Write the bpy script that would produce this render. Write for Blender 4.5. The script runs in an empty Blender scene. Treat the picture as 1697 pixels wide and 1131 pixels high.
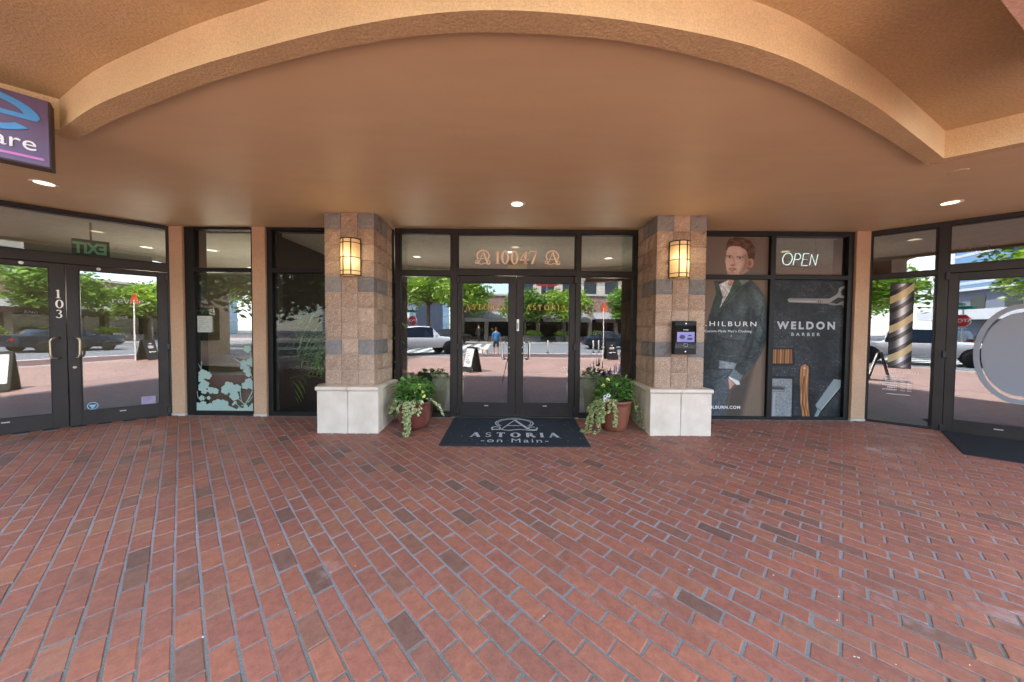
import bpy, bmesh, math, random
import numpy as np
from mathutils import Vector, Matrix
R = math.radians
rnd = random.Random(7)
S = bpy.context.scene
COL = S.collection

# ------------------------------------------------------------------ camera
cam = bpy.data.cameras.new("camera")
cam.sensor_width = 36.0
cam.lens = 36.0 * 548.0 / 1697.0
cam.clip_start = 0.02
cam.clip_end = 900
co = bpy.data.objects.new("camera", cam); COL.objects.link(co)
co.matrix_world = Matrix.Translation((0, 0, 1.29)) @ Matrix.Rotation(R(90 - 1.62), 4, 'X') @ Matrix.Rotation(R(0.45), 4, 'Z')
S.camera = co

# ------------------------------------------------------------------ sky, sun, exposure
SUN = Vector((-0.60, 0.40, 1.0)).normalized()
w = bpy.data.worlds.new("World"); S.world = w; w.use_nodes = True
nt = w.node_tree; nt.nodes.clear()
sky = nt.nodes.new('ShaderNodeTexSky'); sky.sky_type = 'NISHITA'; sky.sun_disc = False
sky.sun_elevation = math.asin(SUN.z); sky.sun_rotation = math.atan2(SUN.x, SUN.y)
sky.air_density = 1.0; sky.dust_density = 0.6; sky.ozone_density = 1.2
bg = nt.nodes.new('ShaderNodeBackground'); bg.inputs['Strength'].default_value = 0.15
tc = nt.nodes.new('ShaderNodeTexCoord')
mp = nt.nodes.new('ShaderNodeMapping'); mp.inputs['Scale'].default_value = (1.0, 1.0, 2.6)
nz = nt.nodes.new('ShaderNodeTexNoise'); nz.inputs['Scale'].default_value = 2.2; nz.inputs['Detail'].default_value = 7; nz.inputs['Roughness'].default_value = 0.55
cr = nt.nodes.new('ShaderNodeValToRGB'); cr.color_ramp.elements[0].position = 0.46; cr.color_ramp.elements[1].position = 0.68
mxs = nt.nodes.new('ShaderNodeMix'); mxs.data_type = 'RGBA'
mxs.inputs['B'].default_value = (6.6, 6.7, 7.0, 1)
out = nt.nodes.new('ShaderNodeOutputWorld')
L = nt.links.new
L(tc.outputs['Generated'], mp.inputs['Vector']); L(mp.outputs[0], nz.inputs['Vector']); L(nz.outputs['Fac'], cr.inputs[0])
L(cr.outputs[0], mxs.inputs['Factor']); L(sky.outputs[0], mxs.inputs['A']); L(mxs.outputs['Result'], bg.inputs['Color']); L(bg.outputs[0], out.inputs[0])
sl = bpy.data.lights.new("sun", 'SUN'); sl.energy = 3.0; sl.angle = R(0.53); sl.color = (1.0, 0.96, 0.90)
so = bpy.data.objects.new("sun", sl); COL.objects.link(so)
so.rotation_euler = SUN.to_track_quat('Z', 'Y').to_euler(); so.location = (0, -10, 30)
S.render.engine = 'CYCLES'
S.view_settings.view_transform = 'Standard'; S.view_settings.look = 'None'
S.view_settings.exposure = 3.22; S.view_settings.gamma = 1.0
c = S.cycles
c.use_denoising = True
try: c.denoiser = 'OPENIMAGEDENOISE'
except Exception: pass
c.max_bounces = 9; c.diffuse_bounces = 5; c.glossy_bounces = 4; c.transmission_bounces = 6; c.transparent_max_bounces = 16
c.sample_clamp_indirect = 6.0
c.caustics_reflective = False; c.caustics_refractive = False

# ------------------------------------------------------------------ colour + materials
def lin(r, g, b, k=1.0):
    f = lambda c: ((c/255)/12.92 if c/255 <= 0.04045 else ((c/255+0.055)/1.055)**2.4) * k
    return (f(r), f(g), f(b), 1.0)

class NT:
    def __init__(s, name):
        s.m = bpy.data.materials.new(name); s.m.use_nodes = True
        s.t = s.m.node_tree; s.t.nodes.clear()
        s.o = s.t.nodes.new('ShaderNodeOutputMaterial')
    def n(s, typ, **kw):
        x = s.t.nodes.new(typ)
        for k, v in kw.items():
            if k in x.inputs.keys(): x.inputs[k].default_value = v
            else: setattr(x, k, v)
        return x
    def l(s, a, b): s.t.links.new(a, b)
    def ramp(s, src, stops):
        r = s.n('ShaderNodeValToRGB'); e = r.color_ramp.elements
        e[0].position, e[0].color = stops[0]; e[1].position, e[1].color = stops[-1]
        for p, cl in stops[1:-1]:
            q = e.new(p); q.color = cl
        s.l(src, r.inputs[0]); return r.outputs[0]
    def mix(s, a, b, f, typ='MIX'):
        m = s.n('ShaderNodeMix', data_type='RGBA', blend_type=typ)
        for k, v in (('A', a), ('B', b), ('Factor', f)):
            if hasattr(v, 'is_output'): s.l(v, m.inputs[k])
            else: m.inputs[k].default_value = v
        return m.outputs['Result']
    def math(s, op, a, b=None):
        m = s.n('ShaderNodeMath', operation=op)
        for i, v in enumerate((a, b)):
            if v is None: continue
            if hasattr(v, 'is_output'): s.l(v, m.inputs[i])
            else: m.inputs[i].default_value = v
        return m.outputs[0]
    def pos(s, obj=False):
        if obj: return s.n('ShaderNodeTexCoord').outputs['Object']
        return s.n('ShaderNodeNewGeometry').outputs['Position']
    def noise(s, vec, scale, detail=4, rough=0.55, out='Fac', stretch=None):
        if stretch:
            m = s.n('ShaderNodeMapping'); m.inputs['Scale'].default_value = stretch; s.l(vec, m.inputs[0]); vec = m.outputs[0]
        x = s.n('ShaderNodeTexNoise', Scale=scale, Detail=detail, Roughness=rough); s.l(vec, x.inputs['Vector'])
        return x.outputs[out]
    def bsdf(s, color, rough=0.6, metal=0.0, bump=None, bstr=0.3, bdist=0.01, spec=0.5, **kw):
        b = s.n('ShaderNodeBsdfPrincipled')
        for k, v in (('Base Color', color), ('Roughness', rough), ('Metallic', metal), ('Specular IOR Level', spec)):
            if hasattr(v, 'is_output'): s.l(v, b.inputs[k])
            else: b.inputs[k].default_value = v
        for k, v in kw.items():
            k = k.replace('_', ' ')
            b.inputs[k].default_value = v
        if bump is not None:
            u = s.n('ShaderNodeBump', Strength=bstr, Distance=bdist); s.l(bump, u.inputs['Height']); s.l(u.outputs[0], b.inputs['Normal'])
        s.l(b.outputs[0], s.o.inputs['Surface']); return b

M = {}
def simple(name, rgb, rough=0.6, metal=0.0, var=0.12, scale=14, bstr=0.0, spec=0.5, k=1.0):
    m = NT(name); c0 = lin(*rgb, k=k)
    nz = m.noise(m.pos(True), scale, 5)
    lo = tuple(x*(1-var) for x in c0[:3])+(1,); hi = tuple(min(1, x*(1+var)) for x in c0[:3])+(1,)
    col = m.ramp(nz, [(0.3, lo), (0.7, hi)])
    m.bsdf(col, rough, metal, nz if bstr else None, bstr, 0.004, spec)
    M[name] = m.m; return m.m

def emit(name, rgb, strength):
    m = NT(name); e = m.n('ShaderNodeEmission', Strength=strength); e.inputs['Color'].default_value = rgb+(1,)
    m.l(e.outputs[0], m.o.inputs['Surface']); M[name] = m.m

def mat_glass(name, tint, ior, wav=0.0):
    m = NT(name)
    fr = m.n('ShaderNodeFresnel', IOR=ior)
    g = m.n('ShaderNodeBsdfGlossy'); g.inputs['Roughness'].default_value = 0.0; g.inputs['Color'].default_value = (0.97, 0.985, 1.0, 1)
    t = m.n('ShaderNodeBsdfTransparent'); t.inputs['Color'].default_value = tint+(1,)
    mx = m.n('ShaderNodeMixShader')
    if wav:
        nz = m.noise(m.pos(), 1.6, 1.5, 0.4)
        b = m.n('ShaderNodeBump', Strength=1.0, Distance=wav); m.l(nz, b.inputs['Height']); m.l(b.outputs[0], g.inputs['Normal'])
    bf = m.n('ShaderNodeNewGeometry').outputs['Backfacing']   # one reflecting skin per pane, none on leaving it
    m.l(m.math('MULTIPLY', fr.outputs[0], m.math('SUBTRACT', 1.0, bf)), mx.inputs[0]); m.l(t.outputs[0], mx.inputs[1]); m.l(g.outputs[0], mx.inputs[2]); m.l(mx.outputs[0], m.o.inputs['Surface'])
    M[name] = m.m

# --- brick paving, one colour per brick cell, rows run at 45 degrees
ROW, LEN, S0, T0 = 0.1085, 0.217, -0.050, 1.1635 - 5*0.217
def mat_brick():
    m = NT('paving_brick')
    p = m.pos(); sp = m.n('ShaderNodeSeparateXYZ'); m.l(p, sp.inputs[0]); X, Y = sp.outputs[0], sp.outputs[1]
    q = 1/math.sqrt(2)
    s = m.math('MULTIPLY', m.math('ADD', X, Y), q)
    t = m.math('MULTIPLY', m.math('SUBTRACT', Y, X), q)
    row = m.math('FLOOR', m.math('DIVIDE', m.math('SUBTRACT', s, S0), ROW))
    odd = m.math('FLOORED_MODULO', row, 2.0)
    off = m.math('MULTIPLY', m.math('SUBTRACT', 1.0, odd), 0.5)
    cl = m.math('FLOOR', m.math('SUBTRACT', m.math('DIVIDE', m.math('SUBTRACT', t, T0), LEN), off))
    cb = m.n('ShaderNodeCombineXYZ'); m.l(row, cb.inputs[0]); m.l(cl, cb.inputs[1])
    wn = m.n('ShaderNodeTexWhiteNoise', noise_dimensions='3D'); m.l(cb.outputs[0], wn.inputs['Vector'])
    col = m.ramp(wn.outputs['Value'], [(0.0, lin(108, 80, 68)), (0.04, lin(118, 86, 72)), (0.08, lin(136, 89, 73)), (0.3, lin(143, 91, 73)), (0.5, lin(152, 97, 75)), (0.65, lin(144, 91, 75)), (0.8, lin(137, 88, 72)), (0.92, lin(152, 103, 79)), (1.0, lin(126, 88, 72))])
    big = m.noise(p, 1.1, 4, 0.6)
    col = m.mix(col, lin(112, 86, 72), m.math('MULTIPLY', m.ramp(big, [(0.45, (0, 0, 0, 1)), (0.75, (1, 1, 1, 1))]), 0.35))
    mot = m.noise(p, 22, 5, 0.65)
    col = m.mix(col, m.ramp(mot, [(0.3, (0.74, 0.74, 0.76, 1)), (0.7, (1.2, 1.2, 1.18, 1))]), 0.8, 'MULTIPLY')
    fine = m.noise(p, 90, 6, 0.7)
    col = m.mix(col, m.ramp(fine, [(0.3, (0.72, 0.7, 0.7, 1)), (0.7, (1.2, 1.2, 1.2, 1))]), 0.55, 'MULTIPLY')
    spk = m.noise(p, 260, 2, 0.5)
    col = m.mix(col, lin(196, 178, 168), m.math('MULTIPLY', m.ramp(spk, [(0.70, (0, 0, 0, 1)), (0.78, (1, 1, 1, 1))]), 0.5))
    rg = m.ramp(m.noise(p, 6, 4), [(0.3, (0.42, 0.42, 0.42, 1)), (0.75, (0.68, 0.68, 0.68, 1))])
    film = m.noise(p, 1.7, 6, 0.65)
    col = m.mix(col, lin(190, 182, 180), m.math('MULTIPLY', m.ramp(film, [(0.64, (0, 0, 0, 1)), (0.74, (1, 1, 1, 1))]), 0.4))
    stn = m.noise(p, 2.6, 6, 0.7); gum = m.noise(p, 38, 2, 0.4)
    col = m.mix(col, lin(78, 60, 50), m.math('MULTIPLY', m.ramp(stn, [(0.60, (0, 0, 0, 1)), (0.78, (1, 1, 1, 1))]), 0.5))
    col = m.mix(col, lin(70, 62, 58), m.math('MULTIPLY', m.ramp(gum, [(0.755, (0, 0, 0, 1)), (0.775, (1, 1, 1, 1))]), 0.45))
    m.bsdf(col, rg, 0, fine, 0.25, 0.0014, 0.42)
    M['paving_brick'] = m.m
mat_brick()
def mat_joint():
    m = NT('joint_mortar'); p = m.pos()
    n1 = m.noise(p, 120, 5, 0.7); n2 = m.noise(p, 0.9, 3)
    c1 = m.ramp(n1, [(0.25, lin(108, 109, 110)), (0.75, lin(154, 155, 156))])
    sp = m.n('ShaderNodeSeparateXYZ'); m.l(p, sp.inputs[0])
    # the joints out in the rain, away from the doors, have gone mossy
    g = m.n('ShaderNodeMapRange'); g.inputs['From Min'].default_value = 2.3; g.inputs['From Max'].default_value = 1.3; m.l(sp.outputs[1], g.inputs['Value'])
    f = m.math('MULTIPLY', g.outputs[0], m.ramp(n2, [(0.2, (0.5, 0.5, 0.5, 1)), (0.6, (0.95, 0.95, 0.95, 1))]))
    col = m.mix(c1, m.ramp(n1, [(0.3, lin(60, 62, 50)), (0.8, lin(104, 106, 92))]), f)
    m.bsdf(col, 0.85, 0, n1, 0.5, 0.004); M['joint_mortar'] = m.m
mat_joint()
def mat_brickfar(name, a, b, mor, sc, rot=45, roww=0.25, bw=0.5):
    m = NT(name); p = m.pos()
    mpg = m.n('ShaderNodeMapping'); mpg.inputs['Rotation'].default_value = (0, 0, R(rot)); m.l(p, mpg.inputs[0])
    b_ = m.n('ShaderNodeTexBrick'); m.l(mpg.outputs[0], b_.inputs['Vector'])
    b_.inputs['Color1'].default_value = a; b_.inputs['Color2'].default_value = b; b_.inputs['Mortar'].default_value = mor
    b_.inputs['Scale'].default_value = sc; b_.inputs['Mortar Size'].default_value = 0.012; b_.inputs['Brick Width'].default_value = bw; b_.inputs['Row Height'].default_value = roww
    col = m.mix(b_.outputs[0], m.ramp(m.noise(p, 0.7, 4), [(0.3, (0.85, 0.85, 0.85, 1)), (0.7, (1.12, 1.12, 1.12, 1))]), 1.0, 'MULTIPLY')
    m.bsdf(col, 0.5, spec=0.6); M[name] = m.m
mat_brickfar('plaza_far', lin(178, 138, 120), lin(168, 130, 114), lin(168, 158, 150), 2.3)
mat_brickfar('lane_brick', lin(120, 78, 72), lin(108, 72, 68), lin(110, 98, 92), 2.3, 0)
def mat_wallbrick(name):
    m = NT(name); tcn = m.n('ShaderNodeTexCoord'); sp = m.n('ShaderNodeSeparateXYZ'); m.l(m.pos(), sp.inputs[0])
    cb = m.n('ShaderNodeCombineXYZ'); m.l(m.math('ADD', sp.outputs[0], sp.outputs[1]), cb.inputs[0]); m.l(sp.outputs[2], cb.inputs[1])
    b_ = m.n('ShaderNodeTexBrick'); m.l(cb.outputs[0], b_.inputs['Vector'])
    b_.inputs['Color1'].default_value = lin(176, 140, 124); b_.inputs['Color2'].default_value = lin(140, 106, 96); b_.inputs['Mortar'].default_value = lin(150, 138, 130)
    b_.inputs['Scale'].default_value = 2.2; b_.inputs['Mortar Size'].default_value = 0.015
    m.bsdf(b_.outputs[0], 0.85); M[name] = m.m
mat_wallbrick('wall_brick')
def mat_stucco(name, rgb, bump=0.6, scale=70, mott=0.10):
    m = NT(name); p = m.pos()
    n1 = m.noise(p, scale, 3, 0.6); n2 = m.noise(p, 1.3, 4)
    c0 = lin(*rgb); col = m.ramp(n2, [(0.3, tuple(x*(1-mott) for x in c0[:3])+(1,)), (0.7, tuple(x*(1+mott) for x in c0[:3])+(1,))])
    col = m.mix(col, m.ramp(n1, [(0.35, (0.86, 0.86, 0.86, 1)), (0.65, (1.1, 1.1, 1.1, 1))]), 1.0, 'MULTIPLY')
    m.bsdf(col, 0.85, 0, n1, bump, 0.008); M[name] = m.m
mat_stucco('stucco_rough', (198, 175, 132), 0.9, 62)
mat_stucco('stucco_band', (224, 201, 156), 0.35, 110)
mat_stucco('stucco_pier', (188, 156, 126), 0.25, 90)
mat_stucco('stucco_pink', (214, 182, 160), 0.5, 60)
def mat_smooth():
    m = NT('smooth_ceiling'); p = m.pos()
    n2 = m.noise(p, 0.6, 3); n3 = m.noise(p, 7, 4, stretch=(0.25, 1, 1))
    col = m.ramp(n2, [(0.3, lin(203, 181, 143)), (0.7, lin(207, 186, 148))])
    col = m.mix(col, m.ramp(n3, [(0.35, (0.975, 0.975, 0.975, 1)), (0.65, (1.025, 1.025, 1.025, 1))]), 1.0, 'MULTIPLY')
    st_ = m.noise(p, 3.0, 6, 0.7, stretch=(1.0, 0.25, 1)); col = m.mix(col, lin(170, 138, 104), m.math('MULTIPLY', m.ramp(st_, [(0.62, (0, 0, 0, 1)), (0.74, (1, 1, 1, 1))]), 0.16))
    m.bsdf(col, 0.48, 0, m.noise(p, 240, 3), 0.12, 0.001, 0.35); M['smooth_ceiling'] = m.m
mat_smooth()
def mat_block(name, cols, speck):
    m = NT(name); oi = m.n('ShaderNodeObjectInfo'); p = m.pos()
    base = m.ramp(oi.outputs['Random'], [(0.0, cols[0]), (0.5, cols[1]), (1.0, cols[2])])
    n1 = m.noise(p, 110, 4, 0.75); v = m.n('ShaderNodeTexVoronoi', Scale=150.0); m.l(p, v.inputs['Vector'])
    col = m.mix(base, m.ramp(n1, [(0.3, (0.62, 0.6, 0.58, 1)), (0.7, (1.3, 1.3, 1.3, 1))]), 0.8, 'MULTIPLY')
    sp = m.n('ShaderNodeSeparateColor'); m.l(v.outputs['Color'], sp.inputs[0])
    col = m.mix(col, lin(226, 206, 186), m.math('MULTIPLY', m.ramp(sp.outputs[0], [(0.86, (0, 0, 0, 1)), (0.9, (1, 1, 1, 1))]), speck))
    m.bsdf(col, 0.85, 0, n1, 0.7, 0.006); M[name] = m.m
mat_block('block_tan', [lin(156, 133, 112), lin(167, 144, 122), lin(180, 158, 136)], 0.6)
mat_block('block_grey', [lin(116, 114, 112), lin(126, 124, 121), lin(136, 133, 130)], 0.12)
simple('mortar', (178, 164, 150), 0.9, var=0.15, scale=60)
def mat_lime():
    m = NT('limestone'); p = m.pos(); n = m.noise(p, 5, 5); n2 = m.noise(p, 120, 3)
    st = m.noise(p, 2.2, 5, 0.6, stretch=(1, 1, 0.35))
    col = m.ramp(n, [(0.3, lin(206, 194, 174)), (0.7, lin(222, 212, 196))])
    col = m.mix(col, lin(172, 158, 138), m.math('MULTIPLY', m.ramp(st, [(0.52, (0, 0, 0, 1)), (0.72, (1, 1, 1, 1))]), 0.4))
    m.bsdf(col, 0.75, 0, n2, 0.15, 0.003); M['limestone'] = m.m
mat_lime()
def mat_bronze():
    m = NT('bronze_frame'); p = m.pos(); n = m.noise(p, 3, 4); sp = m.noise(p, 170, 2)
    col = m.ramp(n, [(0.3, lin(41, 37, 34)), (0.7, lin(52, 47, 43))])
    col = m.mix(col, lin(150, 145, 138), m.math('MULTIPLY', m.ramp(sp, [(0.76, (0, 0, 0, 1)), (0.8, (1, 1, 1, 1))]), 0.35))
    m.bsdf(col, 0.48, 0.2, None, spec=0.3); M['bronze_frame'] = m.m
mat_bronze()
simple('black_frame', (24, 23, 22), 0.5, 0.1, spec=0.3)
simple('dark_plastic', (24, 24, 25), 0.5)
simple('rubber', (26, 27, 29), 0.85, var=0.25, scale=60, bstr=0.3)
simple('steel', (190, 188, 184), 0.28, 0.9)
simple('bronze_handle', (168, 154, 132), 0.3, 0.85)
simple('white_paint', (226, 224, 218), 0.5)
simple('trim_white', (236, 230, 220), 0.4)
simple('letter_white', (232, 234, 234), 0.6, var=0.03)
simple('letter_bronze', (250, 218, 186), 0.5, var=0.03)
simple('letter_gold', (196, 150, 48), 0.45, 0.2, var=0.05)
simple('letter_grey', (178, 186, 190), 0.8, var=0.06)
mat_glass('glass', (0.84, 0.88, 0.87), 2.4, 0.0004)
mat_glass('glass_dark', (0.88, 0.90, 0.89), 1.36, 0.0004)
mat_glass('car_glass', (0.10, 0.12, 0.13), 1.6)
emit('lamp_white', (1.0, 0.80, 0.50), 0.42)
emit('lamp_soft', (1.0, 0.86, 0.62), 0.30)
emit('neon', (0.80, 1.0, 0.95), 0.16)

# ------------------------------------------------------------------ geometry helpers
class MB:
    def __init__(s): s.v = []; s.f = []; s.m = []; s.c = []
    def add(s, vs, fs, m=0, col=None):
        o = len(s.v); s.v += [tuple(x) for x in vs]
        for f in fs:
            s.f.append(tuple(i+o for i in f)); s.m.append(m); s.c.append(col)
    def box(s, x0, x1, y0, y1, z0, z1, m=0, col=None):
        s.add([(x0,y0,z0),(x1,y0,z0),(x1,y1,z0),(x0,y1,z0),(x0,y0,z1),(x1,y0,z1),(x1,y1,z1),(x0,y1,z1)],
              [(0,3,2,1),(4,5,6,7),(0,1,5,4),(1,2,6,5),(2,3,7,6),(3,0,4,7)], m, col); return s
    def bbox(s, x0, x1, y0, y1, z0, z1, b=0.006, m=0, col=None):
        """box with chamfered edges"""
        bm = bmesh.new(); bmesh.ops.create_cube(bm, size=1)
        bmesh.ops.scale(bm, vec=(x1-x0, y1-y0, z1-z0), verts=bm.verts)
        bmesh.ops.translate(bm, vec=((x0+x1)/2, (y0+y1)/2, (z0+z1)/2), verts=bm.verts)
        bmesh.ops.bevel(bm, geom=list(bm.edges), offset=b, segments=2, affect='EDGES', profile=0.5)
        s.frombm(bm, m, col); return s
    def frombm(s, bm, m=0, col=None):
        bm.verts.index_update()
        s.add([tuple(v.co) for v in bm.verts], [tuple(v.index for v in f.verts) for f in bm.faces], m, col); bm.free()
    def prism(s, poly, z0, z1, m=0, col=None):
        n = len(poly)
        a = sum(poly[i][0]*poly[(i+1)%n][1]-poly[(i+1)%n][0]*poly[i][1] for i in range(n))
        if a < 0: poly = poly[::-1]
        vs = [(x,y,z0) for x,y in poly]+[(x,y,z1) for x,y in poly]
        fs = [tuple(range(n-1,-1,-1)), tuple(range(n,2*n))]+[(i,(i+1)%n,n+(i+1)%n,n+i) for i in range(n)]
        s.add(vs, fs, m, col); return s
    def xprism(s, poly, y0, y1, m=0, col=None):
        """polygon drawn in x,z, extruded along y (y0 is the front)"""
        n = len(poly)
        a = sum(poly[i][0]*poly[(i+1)%n][1]-poly[(i+1)%n][0]*poly[i][1] for i in range(n))
        if a < 0: poly = poly[::-1]
        vs = [(x,y0,z) for x,z in poly]+[(x,y1,z) for x,z in poly]
        fs = [tuple(range(n)), tuple(range(2*n-1,n-1,-1))]+[(i,n+i,n+(i+1)%n,(i+1)%n) for i in range(n)]
        s.add(vs, fs, m, col); return s
    def tube(s, pts, rad, seg=8, m=0, cap=True, col=None):
        pts = [Vector(p) for p in pts]; n = len(pts)
        if not hasattr(rad, '__len__'): rad = [rad]*n
        o = len(s.v); prev = None
        for i, p in enumerate(pts):
            d = (pts[min(i+1,n-1)]-pts[max(i-1,0)]).normalized()
            if prev is None:
                u = d.cross(Vector((0,0,1)));
                if u.length < 1e-3: u = d.cross(Vector((1,0,0)))
            else: u = prev-d*prev.dot(d)
            u.normalize(); prev = u; v = d.cross(u)
            for k in range(seg):
                a = 2*math.pi*k/seg; q = p+(u*math.cos(a)+v*math.sin(a))*rad[i]; s.v.append(tuple(q))
        for i in range(n-1):
            for k in range(seg):
                k2 = (k+1)%seg
                s.f.append((o+i*seg+k, o+i*seg+k2, o+(i+1)*seg+k2, o+(i+1)*seg+k)); s.m.append(m); s.c.append(col)
        if cap:
            s.f.append(tuple(o+k for k in range(seg-1,-1,-1))); s.m.append(m); s.c.append(col)
            s.f.append(tuple(o+(n-1)*seg+k for k in range(seg))); s.m.append(m); s.c.append(col)
        return s
    def lathe(s, prof, seg=24, cx=0, cy=0, m=0, jit=0.0, col=None, caps=True):
        o = len(s.v); n = len(prof)
        for r, z in prof:
            for k in range(seg):
                a = 2*math.pi*k/seg; rr = r*(1+jit*math.sin(3*a+z*9))
                s.v.append((cx+rr*math.cos(a), cy+rr*math.sin(a), z))
        for i in range(n-1):
            for k in range(seg):
                k2 = (k+1)%seg; s.f.append((o+i*seg+k, o+i*seg+k2, o+(i+1)*seg+k2, o+(i+1)*seg+k)); s.m.append(m); s.c.append(col)
        for i, rev in ((0, True), (n-1, False)):
            if caps and prof[i][0] > 1e-4:
                r_ = range(seg-1,-1,-1) if rev else range(seg)
                s.f.append(tuple(o+i*seg+k for k in r_)); s.m.append(m); s.c.append(col)
        return s
    def disc(s, x, z, rx, rz, y, m=0, seg=18, flat=True, a0=0):
        o = len(s.v)
        for k in range(seg):
            a = a0+2*math.pi*k/seg; s.v.append((x+rx*math.cos(a), y, z+rz*math.sin(a)))
        s.f.append(tuple(o+k for k in range(seg))); s.m.append(m); s.c.append(None); return s
    def ring(s, x, z, rx, rz, wd, y0, y1, m=0, seg=28, a0=0.0, a1=360.0, w1=None):
        """band of an ellipse in x,z between y0 and y1; width wd at the sides, w1 at top and bottom"""
        w1 = wd if w1 is None else w1; full = abs(a1-a0) >= 359.9; n = seg if full else seg+1; o = len(s.v)
        for k in range(n):
            a = R(a0+(a1-a0)*k/seg); c_, s_ = math.cos(a), math.sin(a)
            for (qx, qz) in ((rx, rz), (rx-wd, rz-w1)):
                for y in (y0, y1): s.v.append((x+qx*c_, y, z+qz*s_))
        for k in range(seg):
            a = o+4*k; b = o+4*((k+1)%n)
            for f in ((a,b,b+2,a+2),(a+1,a+3,b+3,b+1),(a,a+1,b+1,b),(a+2,b+2,b+3,a+3)):
                s.f.append(f); s.m.append(m); s.c.append(None)
        return s
    def stroke(s, x0, z0, x1, z1, wd, y0, y1, m=0, w1=None):
        d = Vector((x1-x0, z1-z0)); n = Vector((-d.y, d.x)).normalized(); w1 = wd if w1 is None else w1
        a, b = n*(wd/2), n*(w1/2)
        return s.xprism([(x0+a.x,z0+a.y),(x0-a.x,z0-a.y),(x1-b.x,z1-b.y),(x1+b.x,z1+b.y)], y0, y1, m)
    def xf(s, mat):
        s.v = [tuple(mat @ Vector(p)) for p in s.v]; return s
    def mesh(s, name, mats, smooth=False, attr=False):
        me = bpy.data.meshes.new(name); me.from_pydata(s.v, [], s.f)
        for mt in mats: me.materials.append(M[mt] if isinstance(mt, str) else mt)
        if len(mats) > 1: me.polygons.foreach_set('material_index', s.m)
        if smooth: me.polygons.foreach_set('use_smooth', [True]*len(s.f))
        if attr:
            at = me.color_attributes.new('Col', 'FLOAT_COLOR', 'CORNER'); buf = []
            for f, cl in zip(s.f, s.c):
                cl = cl or (1, 1, 1); buf += [cl[0], cl[1], cl[2], 1.0]*len(f)
            at.data.foreach_set('color', buf)
        me.update(); return me
    def build(s, name, mats, parent=None, smooth=False, loc=None, rot=None, attr=False):
        if not isinstance(mats, (list, tuple)): mats = [mats]
        return obj(name, s.mesh(name, mats, smooth, attr), parent, loc, rot)

def obj(name, me, parent=None, loc=None, rot=None):
    o = bpy.data.objects.new(name, me); COL.objects.link(o)
    if parent: o.parent = parent
    if loc is not None: o.location = loc
    if rot is not None: o.rotation_euler = rot
    return o
def tag(o, label=None, cat=None, group=None, kind=None):
    for k, v in (('label', label), ('category', cat), ('group', group), ('kind', kind)):
        if v: o[k] = v
    return o
def thing(name, label, cat, loc=(0,0,0), rz=0.0, group=None):
    o = bpy.data.objects.new(name, None); COL.objects.link(o); o.empty_display_size = 0.1
    o.location = loc; o.rotation_euler = (0, 0, rz); return tag(o, label, cat, group)
def copy_tree(o, parent=None):
    c_ = o.copy(); COL.objects.link(c_); c_.parent = parent
    for ch in list(o.children): copy_tree(ch, c_)
    return c_
def text(name, body, size, mat, parent, x, z, y, ext=0.002, align='LEFT', bold=0.0, space=1.0, shear=0.0, sx=1.0, flip=False, flat=False, lead=1.0):
    """lettering that stands in the x,z plane facing -y (or lies flat when flat=True)"""
    cu = bpy.data.curves.new(name, 'FONT'); cu.body = body; cu.size = size; cu.extrude = ext; cu.align_x = align
    cu.offset = bold; cu.space_character = space; cu.shear = shear; cu.space_line = lead; cu.resolution_u = 3
    t = bpy.data.objects.new('tmp', cu); COL.objects.link(t)
    dg = bpy.context.evaluated_depsgraph_get(); me = bpy.data.meshes.new_from_object(t.evaluated_get(dg))
    bpy.data.objects.remove(t); me.name = name; me.materials.clear(); me.materials.append(M[mat])
    o = obj(name, me, parent, (x, y, z)); o.scale = (sx*(-1 if flip else 1), 1, 1)
    if not flat: o.rotation_euler = (R(90), 0, 0)
    return o

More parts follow.
